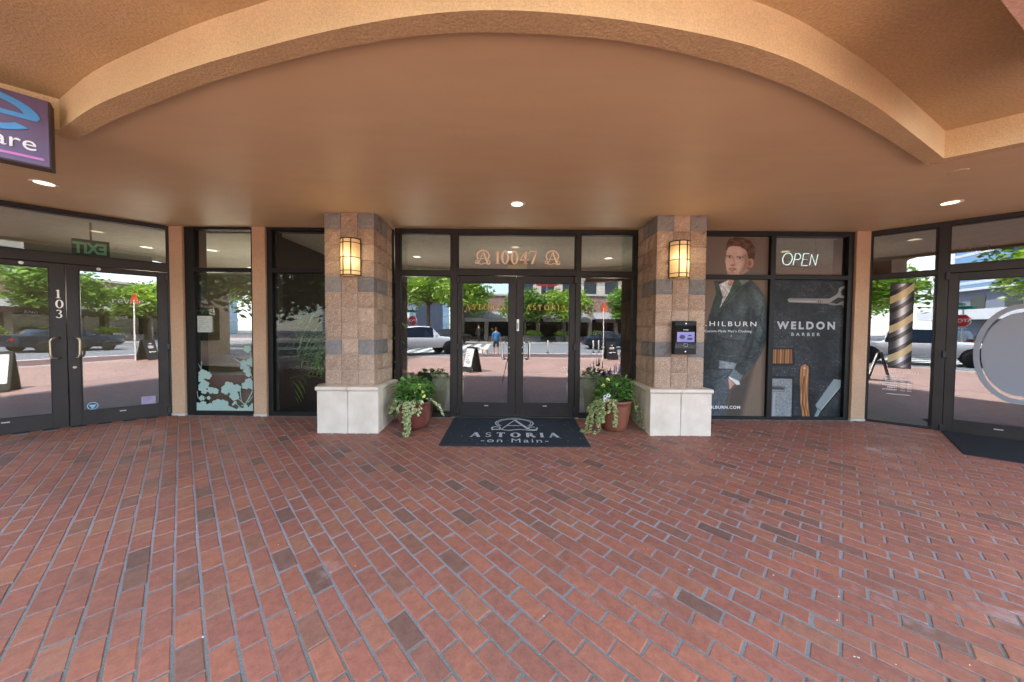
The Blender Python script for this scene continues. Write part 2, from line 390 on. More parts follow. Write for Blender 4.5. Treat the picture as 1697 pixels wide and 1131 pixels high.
# roman capitals with thick and thin strokes; unit height 1, returns advance
def roman(mb, ch, x, z, h, y0, y1, W=0.15, T=0.06, m=0):
    def st(a, b, c_, d, w0, w1=None): mb.stroke(x+a*h, z+b*h, x+c_*h, z+d*h, w0*h, y0, y1, m, None if w1 is None else w1*h)
    def sf(a, b, wd=0.26): mb.box(x+(a-wd/2)*h, x+(a+wd/2)*h, y0, y1, z+(b if b < .5 else b-.045)*h, z+(b+.045 if b < .5 else b)*h, m)
    if ch == 'A':
        st(.10, .02, .40, 1.0, T); st(.40, 1.0, .74, .02, W); st(.22, .36, .60, .36, T*.8); sf(.10, 0); sf(.74, 0, .3); return .86
    if ch == 'S':
        mb.ring(x+.27*h, z+.74*h, .23*h, .26*h, .10*h, y0, y1, m, 18, 20, 270, .07*h); mb.ring(x+.27*h, z+.27*h, .25*h, .27*h, .11*h, y0, y1, m, 18, -160, 90, .07*h); return .58
    if ch == 'T':
        st(.36, .02, .36, 1, W); st(.02, .965, .70, .965, T*1.1); st(.045, .97, .045, .80, T*.8); st(.675, .97, .675, .80, T*.8); sf(.36, 0, .34); return .76
    if ch in 'O0':
        rx = .44 if ch == 'O' else .30
        mb.ring(x+(rx+.03)*h, z+.5*h, rx*h, .52*h, W*h, y0, y1, m, 30, 0, 360, T*h); return 2*rx+.10
    if ch == 'R':
        st(.14, .02, .14, 1, W); mb.ring(x+.32*h, z+.75*h, .27*h, .25*h, W*.9*h, y0, y1, m, 18, -90, 90, T*h)
        st(.14, .97, .33, .97, T); st(.14, .53, .33, .53, T); st(.36, .53, .70, .02, W); sf(.14, 0); sf(.14, 1, .24); sf(.70, 0, .2); return .80
    if ch == 'I':
        st(.16, .02, .16, 1, W); sf(.16, 0, .32); sf(.16, 1, .32); return .36
    if ch == '1':
        st(.20, .02, .20, 1, W); sf(.20, 0, .36); st(.05, .88, .20, .97, T); return .42
    if ch == '4':
        st(.44, .02, .44, 1, W); st(.44, .98, .05, .32, T); st(.03, .30, .66, .30, T*1.3); sf(.44, 0, .34); return .70
    if ch == '7':
        st(.02, .955, .58, .955, T*1.5); st(.56, .95, .22, .0, T*1.2, W); st(.045, .97, .045, .82, T*.8); return .62
    if ch == '3':
        mb.ring(x+.26*h, z+.77*h, .22*h, .23*h, .12*h, y0, y1, m, 16, -90, 150, .06*h); mb.ring(x+.26*h, z+.28*h, .26*h, .28*h, .13*h, y0, y1, m, 16, -150, 90, .06*h); return .58
    return .3
def roman_letters(parent, mat, word, x, z, h, width, y0, y1, W=0.15, T=0.06, name='letter', flat=None):
    adv = [roman(MB(), ch, 0, 0, 1.0, 0, 1, W, T) for ch in word]; gap = (width/h-sum(adv))/max(1, len(word)-1)
    for ch, a in zip(word, adv):
        mb = MB(); roman(mb, ch, x, z, h, y0, y1, W, T); x += (a+gap)*h
        if flat is not None: mb.v = [(p, r, flat-q) for p, q, r in mb.v]
        mb.build(name, mat, parent)
def emblem(mb, cx, cz, w, h, y0, y1, t):
    """A in a double ellipse over a looping ribbon"""
    mb.ring(cx, cz+.10*h, .44*w, .40*h, t, y0, y1, 0, 30, -42, 222); mb.ring(cx, cz+.10*h, .385*w, .335*h, t*.6, y0, y1, 0, 30, -40, 220)
    for sx in (-1, 1):
        mb.ring(cx+sx*.40*w, cz-.30*h, .11*w, .12*h, t, y0-.0004, y1, 0, 16, 60 if sx > 0 else -90, 60+330 if sx > 0 else 240)
    n = 14
    for k in range(n):
        a, b = k/n, (k+1)/n; f = lambda q: (cx+(q-.5)*.98*w, cz-.42*h+.035*h*math.sin(q*4*math.pi))
        p, q = f(a), f(b); mb.stroke(p[0], p[1], q[0], q[1], t, y0-.0008, y1)
    ah = .72*h; az = cz-.36*h; y0 -= .0012
    mb.stroke(cx-.27*w, az, cx+.01*w, az+ah, t*.8, y0, y1); mb.stroke(cx+.01*w, az+ah, cx+.30*w, az, t*2.0, y0, y1)
    mb.stroke(cx-.15*w, az+.36*ah, cx+.16*w, az+.36*ah, t*.7, y0, y1)

# ------------------------------------------------------------------ the lie of the land
CLX, CRX, FY = -5.06, 5.27, 4.95
WA = R(43); WS, WC = math.sin(WA), math.cos(WA)      # the two wings fold out at 43 degrees
def dwl(x, y): return WS*(x-CLX)-WC*(y-FY)
def dwr(x, y): return -WS*(x-CRX)-WC*(y-FY)
def zg(x, y):
    d0 = FY-y; dL = dwl(x, y); dR = dwr(x, y)
    zp = -.055*max(0.0, min(d0, dL, dR, 8.2)); zs = -.45+.0325*(-4-max(y, -24.0))
    t = min(max((-3-y)/4, 0), 1); t = t*t*(3-2*t)
    return zp*(1-t)+zs*t
KERB = -9.7
def sheet(xs, ys, dz, mb=None, m=0, keep=None):
    mb = mb or MB(); nx, ny = len(xs), len(ys); o = len(mb.v)
    for y in ys:
        for x in xs: mb.v.append((x, y, zg(x, y)+dz))
    for j in range(ny-1):
        for i in range(nx-1):
            if keep and not keep((xs[i]+xs[i+1])/2, (ys[j]+ys[j+1])/2): continue
            a = o+j*nx+i; mb.f.append((a, a+1, a+nx+1, a+nx)); mb.m.append(m); mb.c.append(None)
    return mb
fr = lambda a, b, n: [a+(b-a)*i/n for i in range(n+1)]

# ground sheet to the horizon, road, kerb, pavements
g = sheet([-320, -120, -60, -30]+fr(-20, 20, 20)+[30, 60, 120, 320], [-420, -200, -90, -60, -40, -26, -24.5]+fr(-24, -8, 16)+fr(-7, 6, 26)+[12, 40, 140], -0.22)
simple('ground_asphalt', (96, 96, 98), 0.9, var=0.2, scale=3)
tag(g.build('ground', 'ground_asphalt'), kind='structure')
simple('asphalt', (124, 126, 128), 0.88, var=0.18, scale=9, bstr=0.2)
tag(sheet([-90, -40]+fr(-24, 24, 24)+[40, 90], fr(-23.9, KERB-3.6, 12), -0.10).build('road', 'asphalt'), kind='structure')
tag(sheet([-3.0]+fr(-2, 24, 13)+[40, 60], fr(KERB-3.4, KERB-.3, 3), -0.09).build('parking_lane', 'lane_brick'), kind='structure')
tag(sheet([-60, -30, -12]+fr(-9, -3, 3), fr(KERB-3.6, KERB-.3, 3), -0.096).build('side_road', 'asphalt'), kind='structure')
mk = MB()
for x0 in fr(-10.5, -2.5, 9): # crossing stripes
    sheet([x0, x0+.45], fr(-22.5, -12.6, 6), -.092, mk)
sheet(fr(-2.5, 34, 20), [KERB-3.72, KERB-3.42], -.084, mk)
simple('road_paint', (216, 214, 206), 0.75, var=0.12, scale=12)
tag(mk.build('road_markings', 'road_paint'), kind='structure')
simple('kerb_concrete', (190, 184, 174), 0.85, var=0.12, scale=9)
kb = MB(); xs = [-40, -20]+fr(-12, 16, 14)+[26, 60]
for a, b in zip(xs[:-1], xs[1:]):
    for y0, y1, h in ((KERB-.32, KERB+.02, .0), (-24.3, -23.9, .04)):
        za, zb_ = zg(a, y0), zg(b, y0)
        kb.add([(a,y0,za-.25),(b,y0,zb_-.25),(b,y1,zb_-.25),(a,y1,za-.25),(a,y0,za+h),(b,y0,zb_+h),(b,y1,zb_+h),(a,y1,za+h)], [(4,5,6,7),(0,1,5,4),(2,3,7,6),(0,4,7,3),(1,2,6,5)])
tag(kb.build('kerb', 'kerb_concrete'), kind='structure')
simple('far_pavement', (172, 150, 138), 0.85, var=0.1, scale=6)
tag(sheet([-90, -30]+fr(-20, 24, 11)+[40, 90], [-32, -28, -24.3], 0.036).build('pavement', 'far_pavement'), kind='structure')

# plaza: real bricks around the doors, a brick-patterned sheet further out
def inplaza(x, y): return (y < FY-.0 and dwl(x, y) > 0.0 and dwr(x, y) > 0.0)
plaza = sheet(fr(-9.0, 9.2, 182), fr(-2.4, 5.2, 76), -.0048).build('plaza_floor', 'joint_mortar'); tag(plaza, kind='structure')
tag(sheet([-40, -24, -14, -11]+fr(-9, 9.2, 18)+[12, 16, 26, 40], fr(KERB+.02, -2.3, 9), -.004).build('plaza_pavement', 'plaza_far'), kind='structure')
e1 = Vector((-1, 1))/math.sqrt(2); e2 = Vector((1, 1))/math.sqrt(2)
cells = []
for r_ in range(-110, 120):
    s_ = S0+(r_+.5)*ROW
    for k in range(-60, 60):
        t_ = T0+(k+.5+(.5 if r_ % 2 == 0 else 0))*LEN
        p = e2*s_+e1*t_
        if -8.6 < p.x < 8.8 and -2.3 < p.y < FY-.03 and dwl(p.x, p.y) > .06 and dwr(p.x, p.y) > .06: cells.append((p.x, p.y))
def bricks_verts(L_, W_):
    i = .004; z = [-.03, -.0035, 0.0]; vs = []
    for q, zz in ((0, z[0]), (0, z[1]), (i, z[2])):
        for sx, sy in ((-1,-1),(1,-1),(1,1),(-1,1)): vs.append((sx*(L_/2-q), sy*(W_/2-q), zz))
    fs = [(8,9,10,11)]
    for a in (0, 4):
        for k in range(4): fs.append((a+k, a+(k+1)%4, a+4+(k+1)%4, a+4+k))
    return vs, fs
BV, BF = bricks_verts(LEN-.0108, ROW-.0108)
variants = []
for i in range(8):
    mb = MB(); q = [(x+rnd.uniform(-.0022, .0022), y+rnd.uniform(-.0022, .0022), z+(rnd.uniform(-.0015, .0004) if z == 0 else 0)) for x, y, z in BV]; mb.add(q, BF); variants.append(mb.mesh('brick', ['paving_brick']))
def tilt(x, y):
    e = .05; nx = -(zg(x+e, y)-zg(x-e, y))/(2*e); ny = -(zg(x, y+e)-zg(x, y-e))/(2*e)
    return Vector((nx, ny, 1)).normalized()
inview = [(x, y) for x, y in cells if y > 1.42 and abs(x) < 1.62*y]
inview.sort(key=lambda p: p[0]**2*.55+p[1]**2)
near = set(inview[:300]); bulk = MB()
for (x, y) in cells:
    n = (tilt(x, y)+Vector((rnd.gauss(0, .004), rnd.gauss(0, .004), 0))).normalized()
    ax = Vector((e1.x, e1.y, 0)); ax = (ax-n*ax.dot(n)).normalized(); ay = n.cross(ax)
    m4 = Matrix((ax, ay, n)).transposed().to_4x4(); m4 = m4 @ Matrix.Rotation(rnd.gauss(0, .006), 4, 'Z'); m4.translation = (x+rnd.gauss(0, .0011), y+rnd.gauss(0, .0011), zg(x, y)+rnd.gauss(0, .0012))
    if (x, y) in near:
        o = obj('brick', variants[rnd.randrange(8)], plaza); o.matrix_world = m4
    else:
        bulk.add([tuple(m4 @ Vector(v)) for v in BV], BF)
bo = bulk.build('brick_paving', 'paving_brick', plaza); bo['kind'] = 'stuff'

# litter of petals and leaf crumbs on the paving
simple('petal', (206, 196, 180), 0.7)
pt = MB(); prng = random.Random(3)
for i in range(90):
    y = prng.uniform(1.4, 4.6); x = prng.uniform(-1.2, 1.5)*y*(1 if prng.random() < .5 else .7); s_ = prng.uniform(.002, .005); a = prng.uniform(0, 6.28)
    if i < 45: x = abs(x)+prng.uniform(.3, .8)
    z = zg(x, y)+.004
    if not inplaza(x, y) or (-.95 < x < 1.0 and y > 3.8): continue
    pt.add([(x+s_*math.cos(a+k*1.57)*(1.6 if k % 2 else 1), y+s_*math.sin(a+k*1.57), z+(.002 if k == 1 else 0)) for k in range(4)], [(0,1,2,3)])
tag(pt.build('fallen_petals', 'petal'), 'scattered pale fallen petals and crumbs on the brick paving', 'petals', kind='stuff')

# ------------------------------------------------------------------ building over the entrance
INNER = [(-3.47,2.66),(-2.93,2.43),(-2.41,2.235),(-1.98,2.08),(-1.57,1.95),(-1.0,1.80),(-.457,1.70),(0,1.684),(.572,1.73),(1.147,1.86),(1.52,1.98),(1.88,2.118),(2.45,2.37),(3.03,2.645),(3.636,2.942)]
OUTER = [(-3.40,2.52),(-2.80,2.25),(-2.19,2.035),(-1.80,1.91),(-1.44,1.81),(-.92,1.68),(-.43,1.592),(0,1.568),(.532,1.614),(1.05,1.706),(1.40,1.80),(1.70,1.91),(2.33,2.18),(2.98,2.50),(3.62,2.822)]
def smooth(pts, n=4):
    out_ = []
    P = [Vector(pts[0])*2-Vector(pts[1])]+[Vector(p) for p in pts]+[Vector(pts[-1])*2-Vector(pts[-2])]
    for i in range(1, len(P)-2):
        for k in range(n):
            t = k/n; a, b, c_, d = P[i-1], P[i], P[i+1], P[i+2]
            q = .5*((2*b)+(-a+c_)*t+(2*a-5*b+4*c_-d)*t*t+(-a+3*b-3*c_+d)*t*t*t); out_.append((q.x, q.y))
    out_.append(pts[-1]); return out_
IN, OU = smooth(INNER), smooth(OUTER)
FRONT = smooth([(-4.35,1.80),(-3.6,1.50),(-2.72,1.13),(-1.72,.76),(0,.60),(1.93,.65),(2.9,1.03),(3.6,1.55),(4.30,2.30)])
bld = thing('building', 'tan stucco building overhanging the shop entrances with a dropped curved beam', 'building')
# overhanging upper floors, their underside is the rough upper soffit
foot = [(-24,1.1),(-5.15,1.1)]+[(p[0], p[1]) for p in FRONT]+[(5.45,1.36),(24,1.36),(24,22),(-24,22)]
from mathutils.geometry import tessellate_polygon
def slab_poly(poly, z0, z1):
    m_ = MB(); n = len(poly)
    if sum(poly[i][0]*poly[(i+1)%n][1]-poly[(i+1)%n][0]*poly[i][1] for i in range(n)) < 0: poly = poly[::-1]
    tri = tessellate_polygon([[Vector((x, y, 0)) for x, y in poly]])
    vs = [(x, y, z0) for x, y in poly]+[(x, y, z1) for x, y in poly]; fs = []
    for a, b, c_ in tri:
        A, B, C_ = poly[a], poly[b], poly[c_]
        if (B[0]-A[0])*(C_[1]-A[1])-(C_[0]-A[0])*(B[1]-A[1]) < 0: b, c_ = c_, b
        fs += [(a, c_, b), (n+a, n+b, n+c_)]
    fs += [(i, (i+1)%n, n+(i+1)%n, n+i) for i in range(n)]
    m_.add(vs, fs); return m_
slab_poly(foot, 3.0, 9.6).build('overhang', 'stucco_rough', bld)
# arched beam and the straight beams that run on either side of it
def beam(inn, out_, z0, z1):
    m_ = MB(); n = len(inn)
    vs = [(x,y,z0) for x,y in inn]+[(x,y,z0) for x,y in out_]+[(x,y,z1) for x,y in inn]+[(x,y,z1) for x,y in out_]
    fs = []; mi = []
    for i in range(n-1):
        fs.append((i, i+1, n+i+1, n+i)); mi.append(0)                       # underside
        fs.append((n+i, n+i+1, 3*n+i+1, 3*n+i)); mi.append(1)               # street face
        fs.append((i, 2*n+i, 2*n+i+1, i+1)); mi.append(0)
    o = len(m_.v); m_.v += vs
    for f, q in zip(fs, mi): m_.f.append(f); m_.m.append(q); m_.c.append(None)
    return m_
b_ = beam(IN, OU, 2.772, 3.004)
bm_ = bmesh.new(); me_ = b_.mesh('arched_beam', ['stucco_rough', 'stucco_band'])
bm_.from_mesh(me_); bmesh.ops.recalc_face_normals(bm_, faces=bm_.faces); bm_.to_mesh(me_); bm_.free()
obj('arched_beam', me_, bld)
for nm, pts in (('side_beam', [((3.636,2.942),(3.62,2.822)),((4.35,2.35),(4.30,2.265)),((5.52,1.42),(5.46,1.33)),((24,1.42),(24,1.33))]),
                ('side_beam', [((-3.47,2.66),(-3.40,2.52)),((-4.3,1.92),(-4.24,1.80)),((-5.22,1.16),(-5.16,1.07)),((-24,1.16),(-24,1.07))])):
    q = beam([a for a, b in pts], [b for a, b in pts], 2.774, 3.006); me_ = q.mesh(nm, ['stucco_rough', 'stucco_band'])
    obj(nm, me_, bld)
# smooth lower ceiling between the beam and the shop fronts
low = IN+[(4.35,2.35),(5.52,1.42),(CRX+(FY-1.42)*WC/WS+.10,1.42),(CRX+.06,FY+.12),(CLX-.06,FY+.12),(CLX-(FY-1.16)*WC/WS-.10,1.16),(-5.22,1.16),(-4.3,1.92)]
slab_poly(low, 2.812, 2.96).build('lower_ceiling', 'smooth_ceiling', bld)
# street walls beyond the angled wings
MB().box(-24, -8.9, 1.2, 1.5, -.3, 2.8).build('wall', 'stucco_pier', bld); MB().box(8.95, 24, 1.46, 1.76, -.3, 2.8).build('wall', 'stucco_pier', bld)
for sx, cx, t0, t1 in ((-1, CLX, 1.95, 5.30), (1, CRX, 1.795, 4.98)):
    f = lambda t, o: (cx+sx*(t*WC+o*WS), FY-t*WS+o*WC)
    mb = MB(); mb.prism([f(t0, 0), f(t1, 0), f(t1, .2), f(t0, .2)], -.3, 2.8); mb.build('wing_wall', 'stucco_pier', bld)
mb = MB(); mb.lathe([(.001, 2.806), (.055, 2.806), (.065, 2.813)], 20, 4.14, 3.12); mb.build('ceiling_cap', 'smooth_ceiling', bld)
# stucco fascia block that cuts the corner of the overhang
mb = MB(); mb.prism([(1.90,1.33),(2.23,1.475),(3.3,1.95),(3.40,1.72),(2.33,1.25),(1.99,1.10)], 2.60, 2.99); mb.build('fascia_block', 'stucco_pink', bld)

# piers between the windows
for x0, x1, lb in ((-5.075,-4.885,'tan stucco pier between the corner shop doors and the flower-patterned window'),
                   (-3.852,-3.660,'narrow tan stucco pier between the flower-patterned window and the palm window'),
                   (5.078,5.285,'tan stucco pier between the barber posters and the barber pole window')):
    cx = (x0+x1)/2; p = thing('wall_pier', lb, 'pier', (cx, FY, 0), 0, 'stucco piers of the shop front')
    mb = MB(); h = (x1-x0)/2; mb.bbox(-h, h, -.035, .26, .03, 2.81, .004); mb.build('shaft', 'stucco_pier', p)
    mb = MB(); mb.box(-h-.004, h+.004, -.04, .20, -.06, .028); mb.build('base', 'kerb_concrete', p)

# ------------------------------------------------------------------ block pillars
def block_mesh(wd, ht, dp, seed):
    r_ = random.Random(seed); n, k = 5, 5; mb = MB(); o = 0
    for j in range(k+1):
        for i in range(n+1):
            x = -wd/2+wd*i/n; z = ht*j/k; edge = i in (0, n) or j in (0, k)
            mb.v.append((x+(0 if edge else r_.uniform(-.005, .005)), -(0.0 if edge else r_.uniform(.002, .019)) , z))
    for j in range(k):
        for i in range(n):
            a = j*(n+1)+i; mb.f.append((a, a+1, a+n+2, a+n+1)); mb.m.append(0); mb.c.append(None)
    c0, c1, c2, c3 = 0, n, k*(n+1)+n, k*(n+1)
    q = len(mb.v); mb.v += [(-wd/2, dp, 0), (wd/2, dp, 0), (wd/2, dp, ht), (-wd/2, dp, ht)]
    bot = list(range(0, n+1)); top = [k*(n+1)+i for i in range(n+1)]; lf = [j*(n+1) for j in range(k+1)]; rt = [j*(n+1)+n for j in range(k+1)]
    for f in (tuple(bot[::-1])+(q, q+1), tuple(top)+(q+2, q+3), tuple(lf)+(q+3, q), tuple(rt[::-1])+(q+1, q+2)):
        mb.f.append(f); mb.m.append(0); mb.c.append(None)
    return mb
SH, JT = 0.204, 0.008
bw = 0.645/3
BT = [block_mesh(bw-JT, SH-JT, .10, 20+i).mesh('block', ['block_tan']) for i in range(5)]
BG = [block_mesh(bw-JT, SH-JT, .10, 40+i).mesh('block', ['block_grey']) for i in range(3)]
ds = (0.64-.10)/3
DT = [block_mesh(ds-JT, SH-JT, .10, 60+i).mesh('block', ['block_tan']) for i in range(4)]
DG = [block_mesh(ds-JT, SH-JT, .10, 80+i).mesh('block', ['block_grey']) for i in range(3)]
def pillar(cx, label):
    p = thing('pillar', label, 'pillar', (cx, 4.31, 0), 0, 'block pillars flanking the entrance')
    mb = MB(); mb.box(-.31, .31, .012, .63, .0, 2.81); mb.build('mortar_core', 'mortar', p)
    z0 = 2.806-11*SH
    for row in range(11):
        z = z0+(10-row)*SH+JT/2
        grey = row in (0, 4, 8)
        for ci in range(3):
            src = BG if grey and ci != 1 else BT
            obj('block', src[rnd.randrange(len(src))], p, ((ci-1)*bw, 0, z))
        for sx in (-1, 1):
            for ci in range(3):
                src = DG if grey and ci < 2 else DT
                y = .10+ds*(ci+.5)
                obj('block', src[rnd.randrange(len(src))], p, (sx*.3225, y, z), (0, 0, R(90)*sx))
    # limestone plinth: two front panels, side panels, rounded cap
    W_ = .395; zf = -.05; zt = z0-.055
    for sx in (-1, 1):
        mb = MB(); mb.bbox(min(sx*.003, sx*W_), max(sx*.003, sx*W_), -.072, .06, zf, zt, .006); mb.build('plinth_panel', 'limestone', p)
        mb = MB(); mb.bbox(min(sx*W_, sx*.30), max(sx*W_, sx*.30), .064, .638, zf, zt, .006); mb.build('plinth_panel', 'limestone', p)
        # cap stones with a half-round nose
        q = []
        for k in range(9):
            a = R(-90+180*k/8); q.append((-.072-.018*math.cos(a)*1.2, zt+.030+.028*math.sin(a)))
        prof = [(.05, zt+.058), (.05, zt+.002)]+q
        mb = MB(); m0 = len(prof); xa, xb = (.003*sx, (W_+.012)*sx)
        vs = [(min(xa, xb), y, z) for y, z in prof]+[(max(xa, xb), y, z) for y, z in prof]
        mb.add(vs, [tuple(range(m0)), tuple(range(2*m0-1, m0-1, -1))]+[(i, m0+i, m0+(i+1)%m0, (i+1)%m0) for i in range(m0)])
        mb.build('plinth_cap', 'limestone', p)
        mb = MB(); xo = sx*(W_+.014); mb.bbox(min(xo, sx*.29), max(xo, sx*.29), .052, .638, zt+.002, zt+.058, .02); mb.build('plinth_cap', 'limestone', p)
    return p
pillar(-2.115, 'split-face block pillar carrying only a lantern, next to the palm window')
pillar(2.185, 'split-face block pillar carrying a lantern and an intercom')

# ------------------------------------------------------------------ lanterns on the pillars
def mat_diffuser():
    m = NT('lantern_glass'); p = m.pos(True)
    d = m.n('ShaderNodeVectorMath', operation='DISTANCE'); m.l(p, d.inputs[0]); d.inputs[1].default_value = (0.03, -.08, .17)
    d2 = m.n('ShaderNodeVectorMath', operation='DISTANCE'); m.l(p, d2.inputs[0]); d2.inputs[1].default_value = (-.06, -.08, .26)
    dd = m.math('MINIMUM', d.outputs['Value'], m.math('MULTIPLY', d2.outputs['Value'], 1.3))
    nz = m.noise(p, 9, 3)
    v = m.math('ADD', dd, m.math('MULTIPLY', m.math('SUBTRACT', nz, .5), .08))
    col = m.ramp(v, [(0.0, (1, .86, .46, 1)), (0.10, (1.0, .70, .26, 1)), (.19, (1.0, .56, .18, 1)), (.30, (.9, .50, .20, 1))])
    st = m.ramp(v, [(0.0, (.19, .19, .19, 1)), (0.10, (.10, .10, .10, 1)), (.2, (.05, .05, .05, 1)), (.32, (.024, .024, .024, 1))])
    e = m.n('ShaderNodeEmission'); m.l(col, e.inputs['Color']); m.l(st, e.inputs['Strength'])
    b = m.n('ShaderNodeBsdfPrincipled'); b.inputs['Base Color'].default_value = lin(178, 146, 112); b.inputs['Roughness'].default_value = .4
    ad = m.n('ShaderNodeAddShader'); m.l(e.outputs[0], ad.inputs[0]); m.l(b.outputs[0], ad.inputs[1]); m.l(ad.outputs[0], m.o.inputs['Surface'])
    M['lantern_glass'] = m.m
mat_diffuser()
def lantern(cx, label):
    t = thing('wall_lantern', label, 'wall lamp', (cx, 4.30, 1.99), 0, 'lit wall lanterns')
    H, W_, D = .47, .125, .12; n = 14
    arc = lambda a, e=0: (math.sin(R(a))*(W_+e), -math.cos(R(a))*(D+e)*.95-.005)
    mb = MB(); mb.box(-.115, .115, -.012, .012, .01, H-.01); mb.build('back_plate', 'black_frame', t)
    mb = MB(); o = 0
    for k in range(n+1):
        x, y = arc(-88+176*k/n)
        mb.v += [(x, y, .008), (x, y, H-.008)]
    for k in range(n): mb.f.append((2*k, 2*k+2, 2*k+3, 2*k+1)); mb.m.append(0); mb.c.append(None)
    mb.f.append(tuple(2*k for k in range(n, -1, -1))); mb.m.append(0); mb.c.append(None)
    mb.f.append(tuple(2*k+1 for k in range(n+1))); mb.m.append(0); mb.c.append(None)
    mb.build('diffuser', 'lantern_glass', t)
    def hoop(z, hh):
        m_ = MB(); o = 0
        for k in range(n+1):
            (x, y), (x2, y2) = arc(-90+180*k/n, .006), arc(-90+180*k/n, -.004)
            m_.v += [(x, y, z), (x, y, z+hh), (x2, y2, z), (x2, y2, z+hh)]
        for k in range(n):
            a, b = 4*k, 4*k+4
            for f in ((a, b, b+1, a+1), (a+1, b+1, b+3, a+3), (a+2, b+2, b, a)): m_.f.append(f); m_.m.append(0); m_.c.append(None)
        return m_
    for z, hh in ((0, .011), (.055, .008), (.225, .008), (H-.062, .008), (H-.011, .011)): hoop(z, hh).build('band', 'black_frame', t)
    for a in (-86, -22, 22, 86):
        x, y = arc(a, .004); m_ = MB(); m_.box(x-.005, x+.005, y-.004, y+.006, .004, H-.004); m_.build('bar', 'black_frame', t)
    pl = bpy.data.lights.new('lantern_light', 'POINT'); pl.energy = .22; pl.color = (1, .72, .40); pl.shadow_soft_size = .05
    lo = bpy.data.objects.new('lantern_light', pl); COL.objects.link(lo); lo.parent = t; lo.location = (0, -.22, .25)
lantern(-2.085, 'lit half-round lantern on the block pillar that has no intercom')
lantern(2.145, 'lit half-round lantern above the intercom on its block pillar')

# ------------------------------------------------------------------ recessed downlights
def downlight(x, y, z, label, r=.088, mt='lamp_white', energy=3, group='recessed downlights in the ceiling over the entrance'):
    t = thing('downlight', label, 'downlight', (x, y, z), 0, group)
    mb = MB(); mb.lathe([(r*.72, -.001), (r*1.12, -.004), (r*1.12, .0005), (r*.75, .0)], 28, caps=False); mb.build('trim_ring', 'trim_white', t, True)
    mb = MB(); mb.lathe([(r*.80, -.0015), (r*.80, .012)], 24); mb.build('lens', mt, t)
    if energy:
        pl = bpy.data.lights.new('downlight_beam_or_fill', 'SPOT'); pl.energy = energy; pl.color = (1, .80, .55); pl.spot_size = R(120); pl.spot_blend = .8; pl.shadow_soft_size = .06
        if mt == 'lamp_soft':
            bpy.data.lights.remove(pl); pl = bpy.data.lights.new('downlight_beam_or_fill', 'POINT'); pl.energy = energy; pl.color = (1, .88, .72); pl.shadow_soft_size = .2  # unseen fill hung well below the fitting, added to brighten the room ceiling
        lo = bpy.data.objects.new('downlight_beam_or_fill', pl); COL.objects.link(lo); lo.parent = t; lo.location = (0, 0, -1.0 if mt == 'lamp_soft' else -.02)
downlight(.048, 3.99, 2.811, 'lit round downlight in the smooth ceiling in front of the glass doors')
downlight(-4.93, 3.52, 2.811, 'lit round downlight in the ceiling under the purple sign')
downlight(5.03, 3.85, 2.811, 'lit round downlight in the ceiling outside the barber pole window')

# ------------------------------------------------------------------ glazing kit (local: x right, y inward, z up; frame face at y=0)
def pane(parent, x0, x1, z0, z1, y=.045, mt='glass', name='pane'):
    mb = MB(); mb.box(x0-.004, x1+.004, y, y+.006, z0-.004, z1+.004); return mb.build(name, mt, parent)
def bars(parent, lst, name='frame', mt='bronze_frame', y0=0.0, y1=.11):
    mb = MB()
    for (x0, x1, z0, z1) in lst: mb.bbox(x0, x1, y0, y1, z0, z1, .003)
    return mb.build(name, mt, parent)
def beads(parent, x0, x1, z0, z1, y0=.012, y1=.09, t=.014, mt='black_frame'):
    mb = MB()
    for a in ((x0, x0+t, z0, z1), (x1-t, x1, z0, z1), (x0+t, x1-t, z0, z0+t), (x0+t, x1-t, z1-t, z1)): mb.box(a[0], a[1], y0, y1, a[2], a[3])
    return mb.build('glazing_bead', mt, parent)
def pull(parent, x, z, h, side, out_=.06, mt='steel'):
    """bow handle; side=+1 bows to the right"""
    r_ = .012; b = side*.055
    pts = [(x, .012, z+h/2-.008), (x+b*.25, -out_*.75, z+h/2-.004), (x+b*.8, -out_, z+h/2-.012), (x+b, -out_, z+h/2-.045), (x+b, -out_, z), (x+b, -out_, z-h/2+.045), (x+b*.8, -out_, z-h/2+.012), (x+b*.25, -out_*.75, z-h/2+.004), (x, .012, z-h/2+.008)]
    mb = MB(); mb.tube(pts, r_, 10); return mb.build('handle', mt, parent, True)
def hinge(parent, x, z, h=.10):
    mb = MB(); mb.bbox(x-.022, x+.022, -.022, .02, z-h/2, z+h/2, .008); return mb.build('hinge', 'dark_plastic', parent)

# ------------------------------------------------------------------ main entrance
en = thing('glass_entrance', 'bronze-framed glass double doors with sidelights, numbered 10047 over the doors', 'entrance', (0, FY, 0))
DX0, DX1, DM = -.818, .942, .058
bars(en, [(-1.750,-1.688,-.02,2.81),(1.822,1.888,-.02,2.81),(-.915,-.822,-.02,2.81),(.946,1.012,-.02,2.81),
          (-1.688,-.915,2.750,2.81),(1.012,1.822,2.750,2.81),(-.822,.946,2.742,2.81),(-.822,.946,2.125,2.213),
          (-1.688,-.915,2.122,2.186),(1.012,1.822,2.122,2.186),(-1.688,-.915,-.02,.045),(1.012,1.822,-.02,.045)])
pane(en, -1.688, -.915, .045, 2.122); pane(en, -1.688, -.915, 2.186, 2.75); pane(en, 1.012, 1.822, .045, 2.122); pane(en, 1.012, 1.822, 2.186, 2.75)
tp = pane(en, -.822, .946, 2.213, 2.742)
for x0, x1, z0, z1 in ((-1.688,-.915,.045,2.122),(-1.688,-.915,2.186,2.75),(1.012,1.822,.045,2.122),(1.012,1.822,2.186,2.75),(-.822,.946,2.213,2.742)): beads(en, x0, x1, z0, z1)
roman_letters(tp, 'letter_bronze', '10047', -.265, 2.305, .198, .635, .0405, .0445, .165, .065, 'numeral')
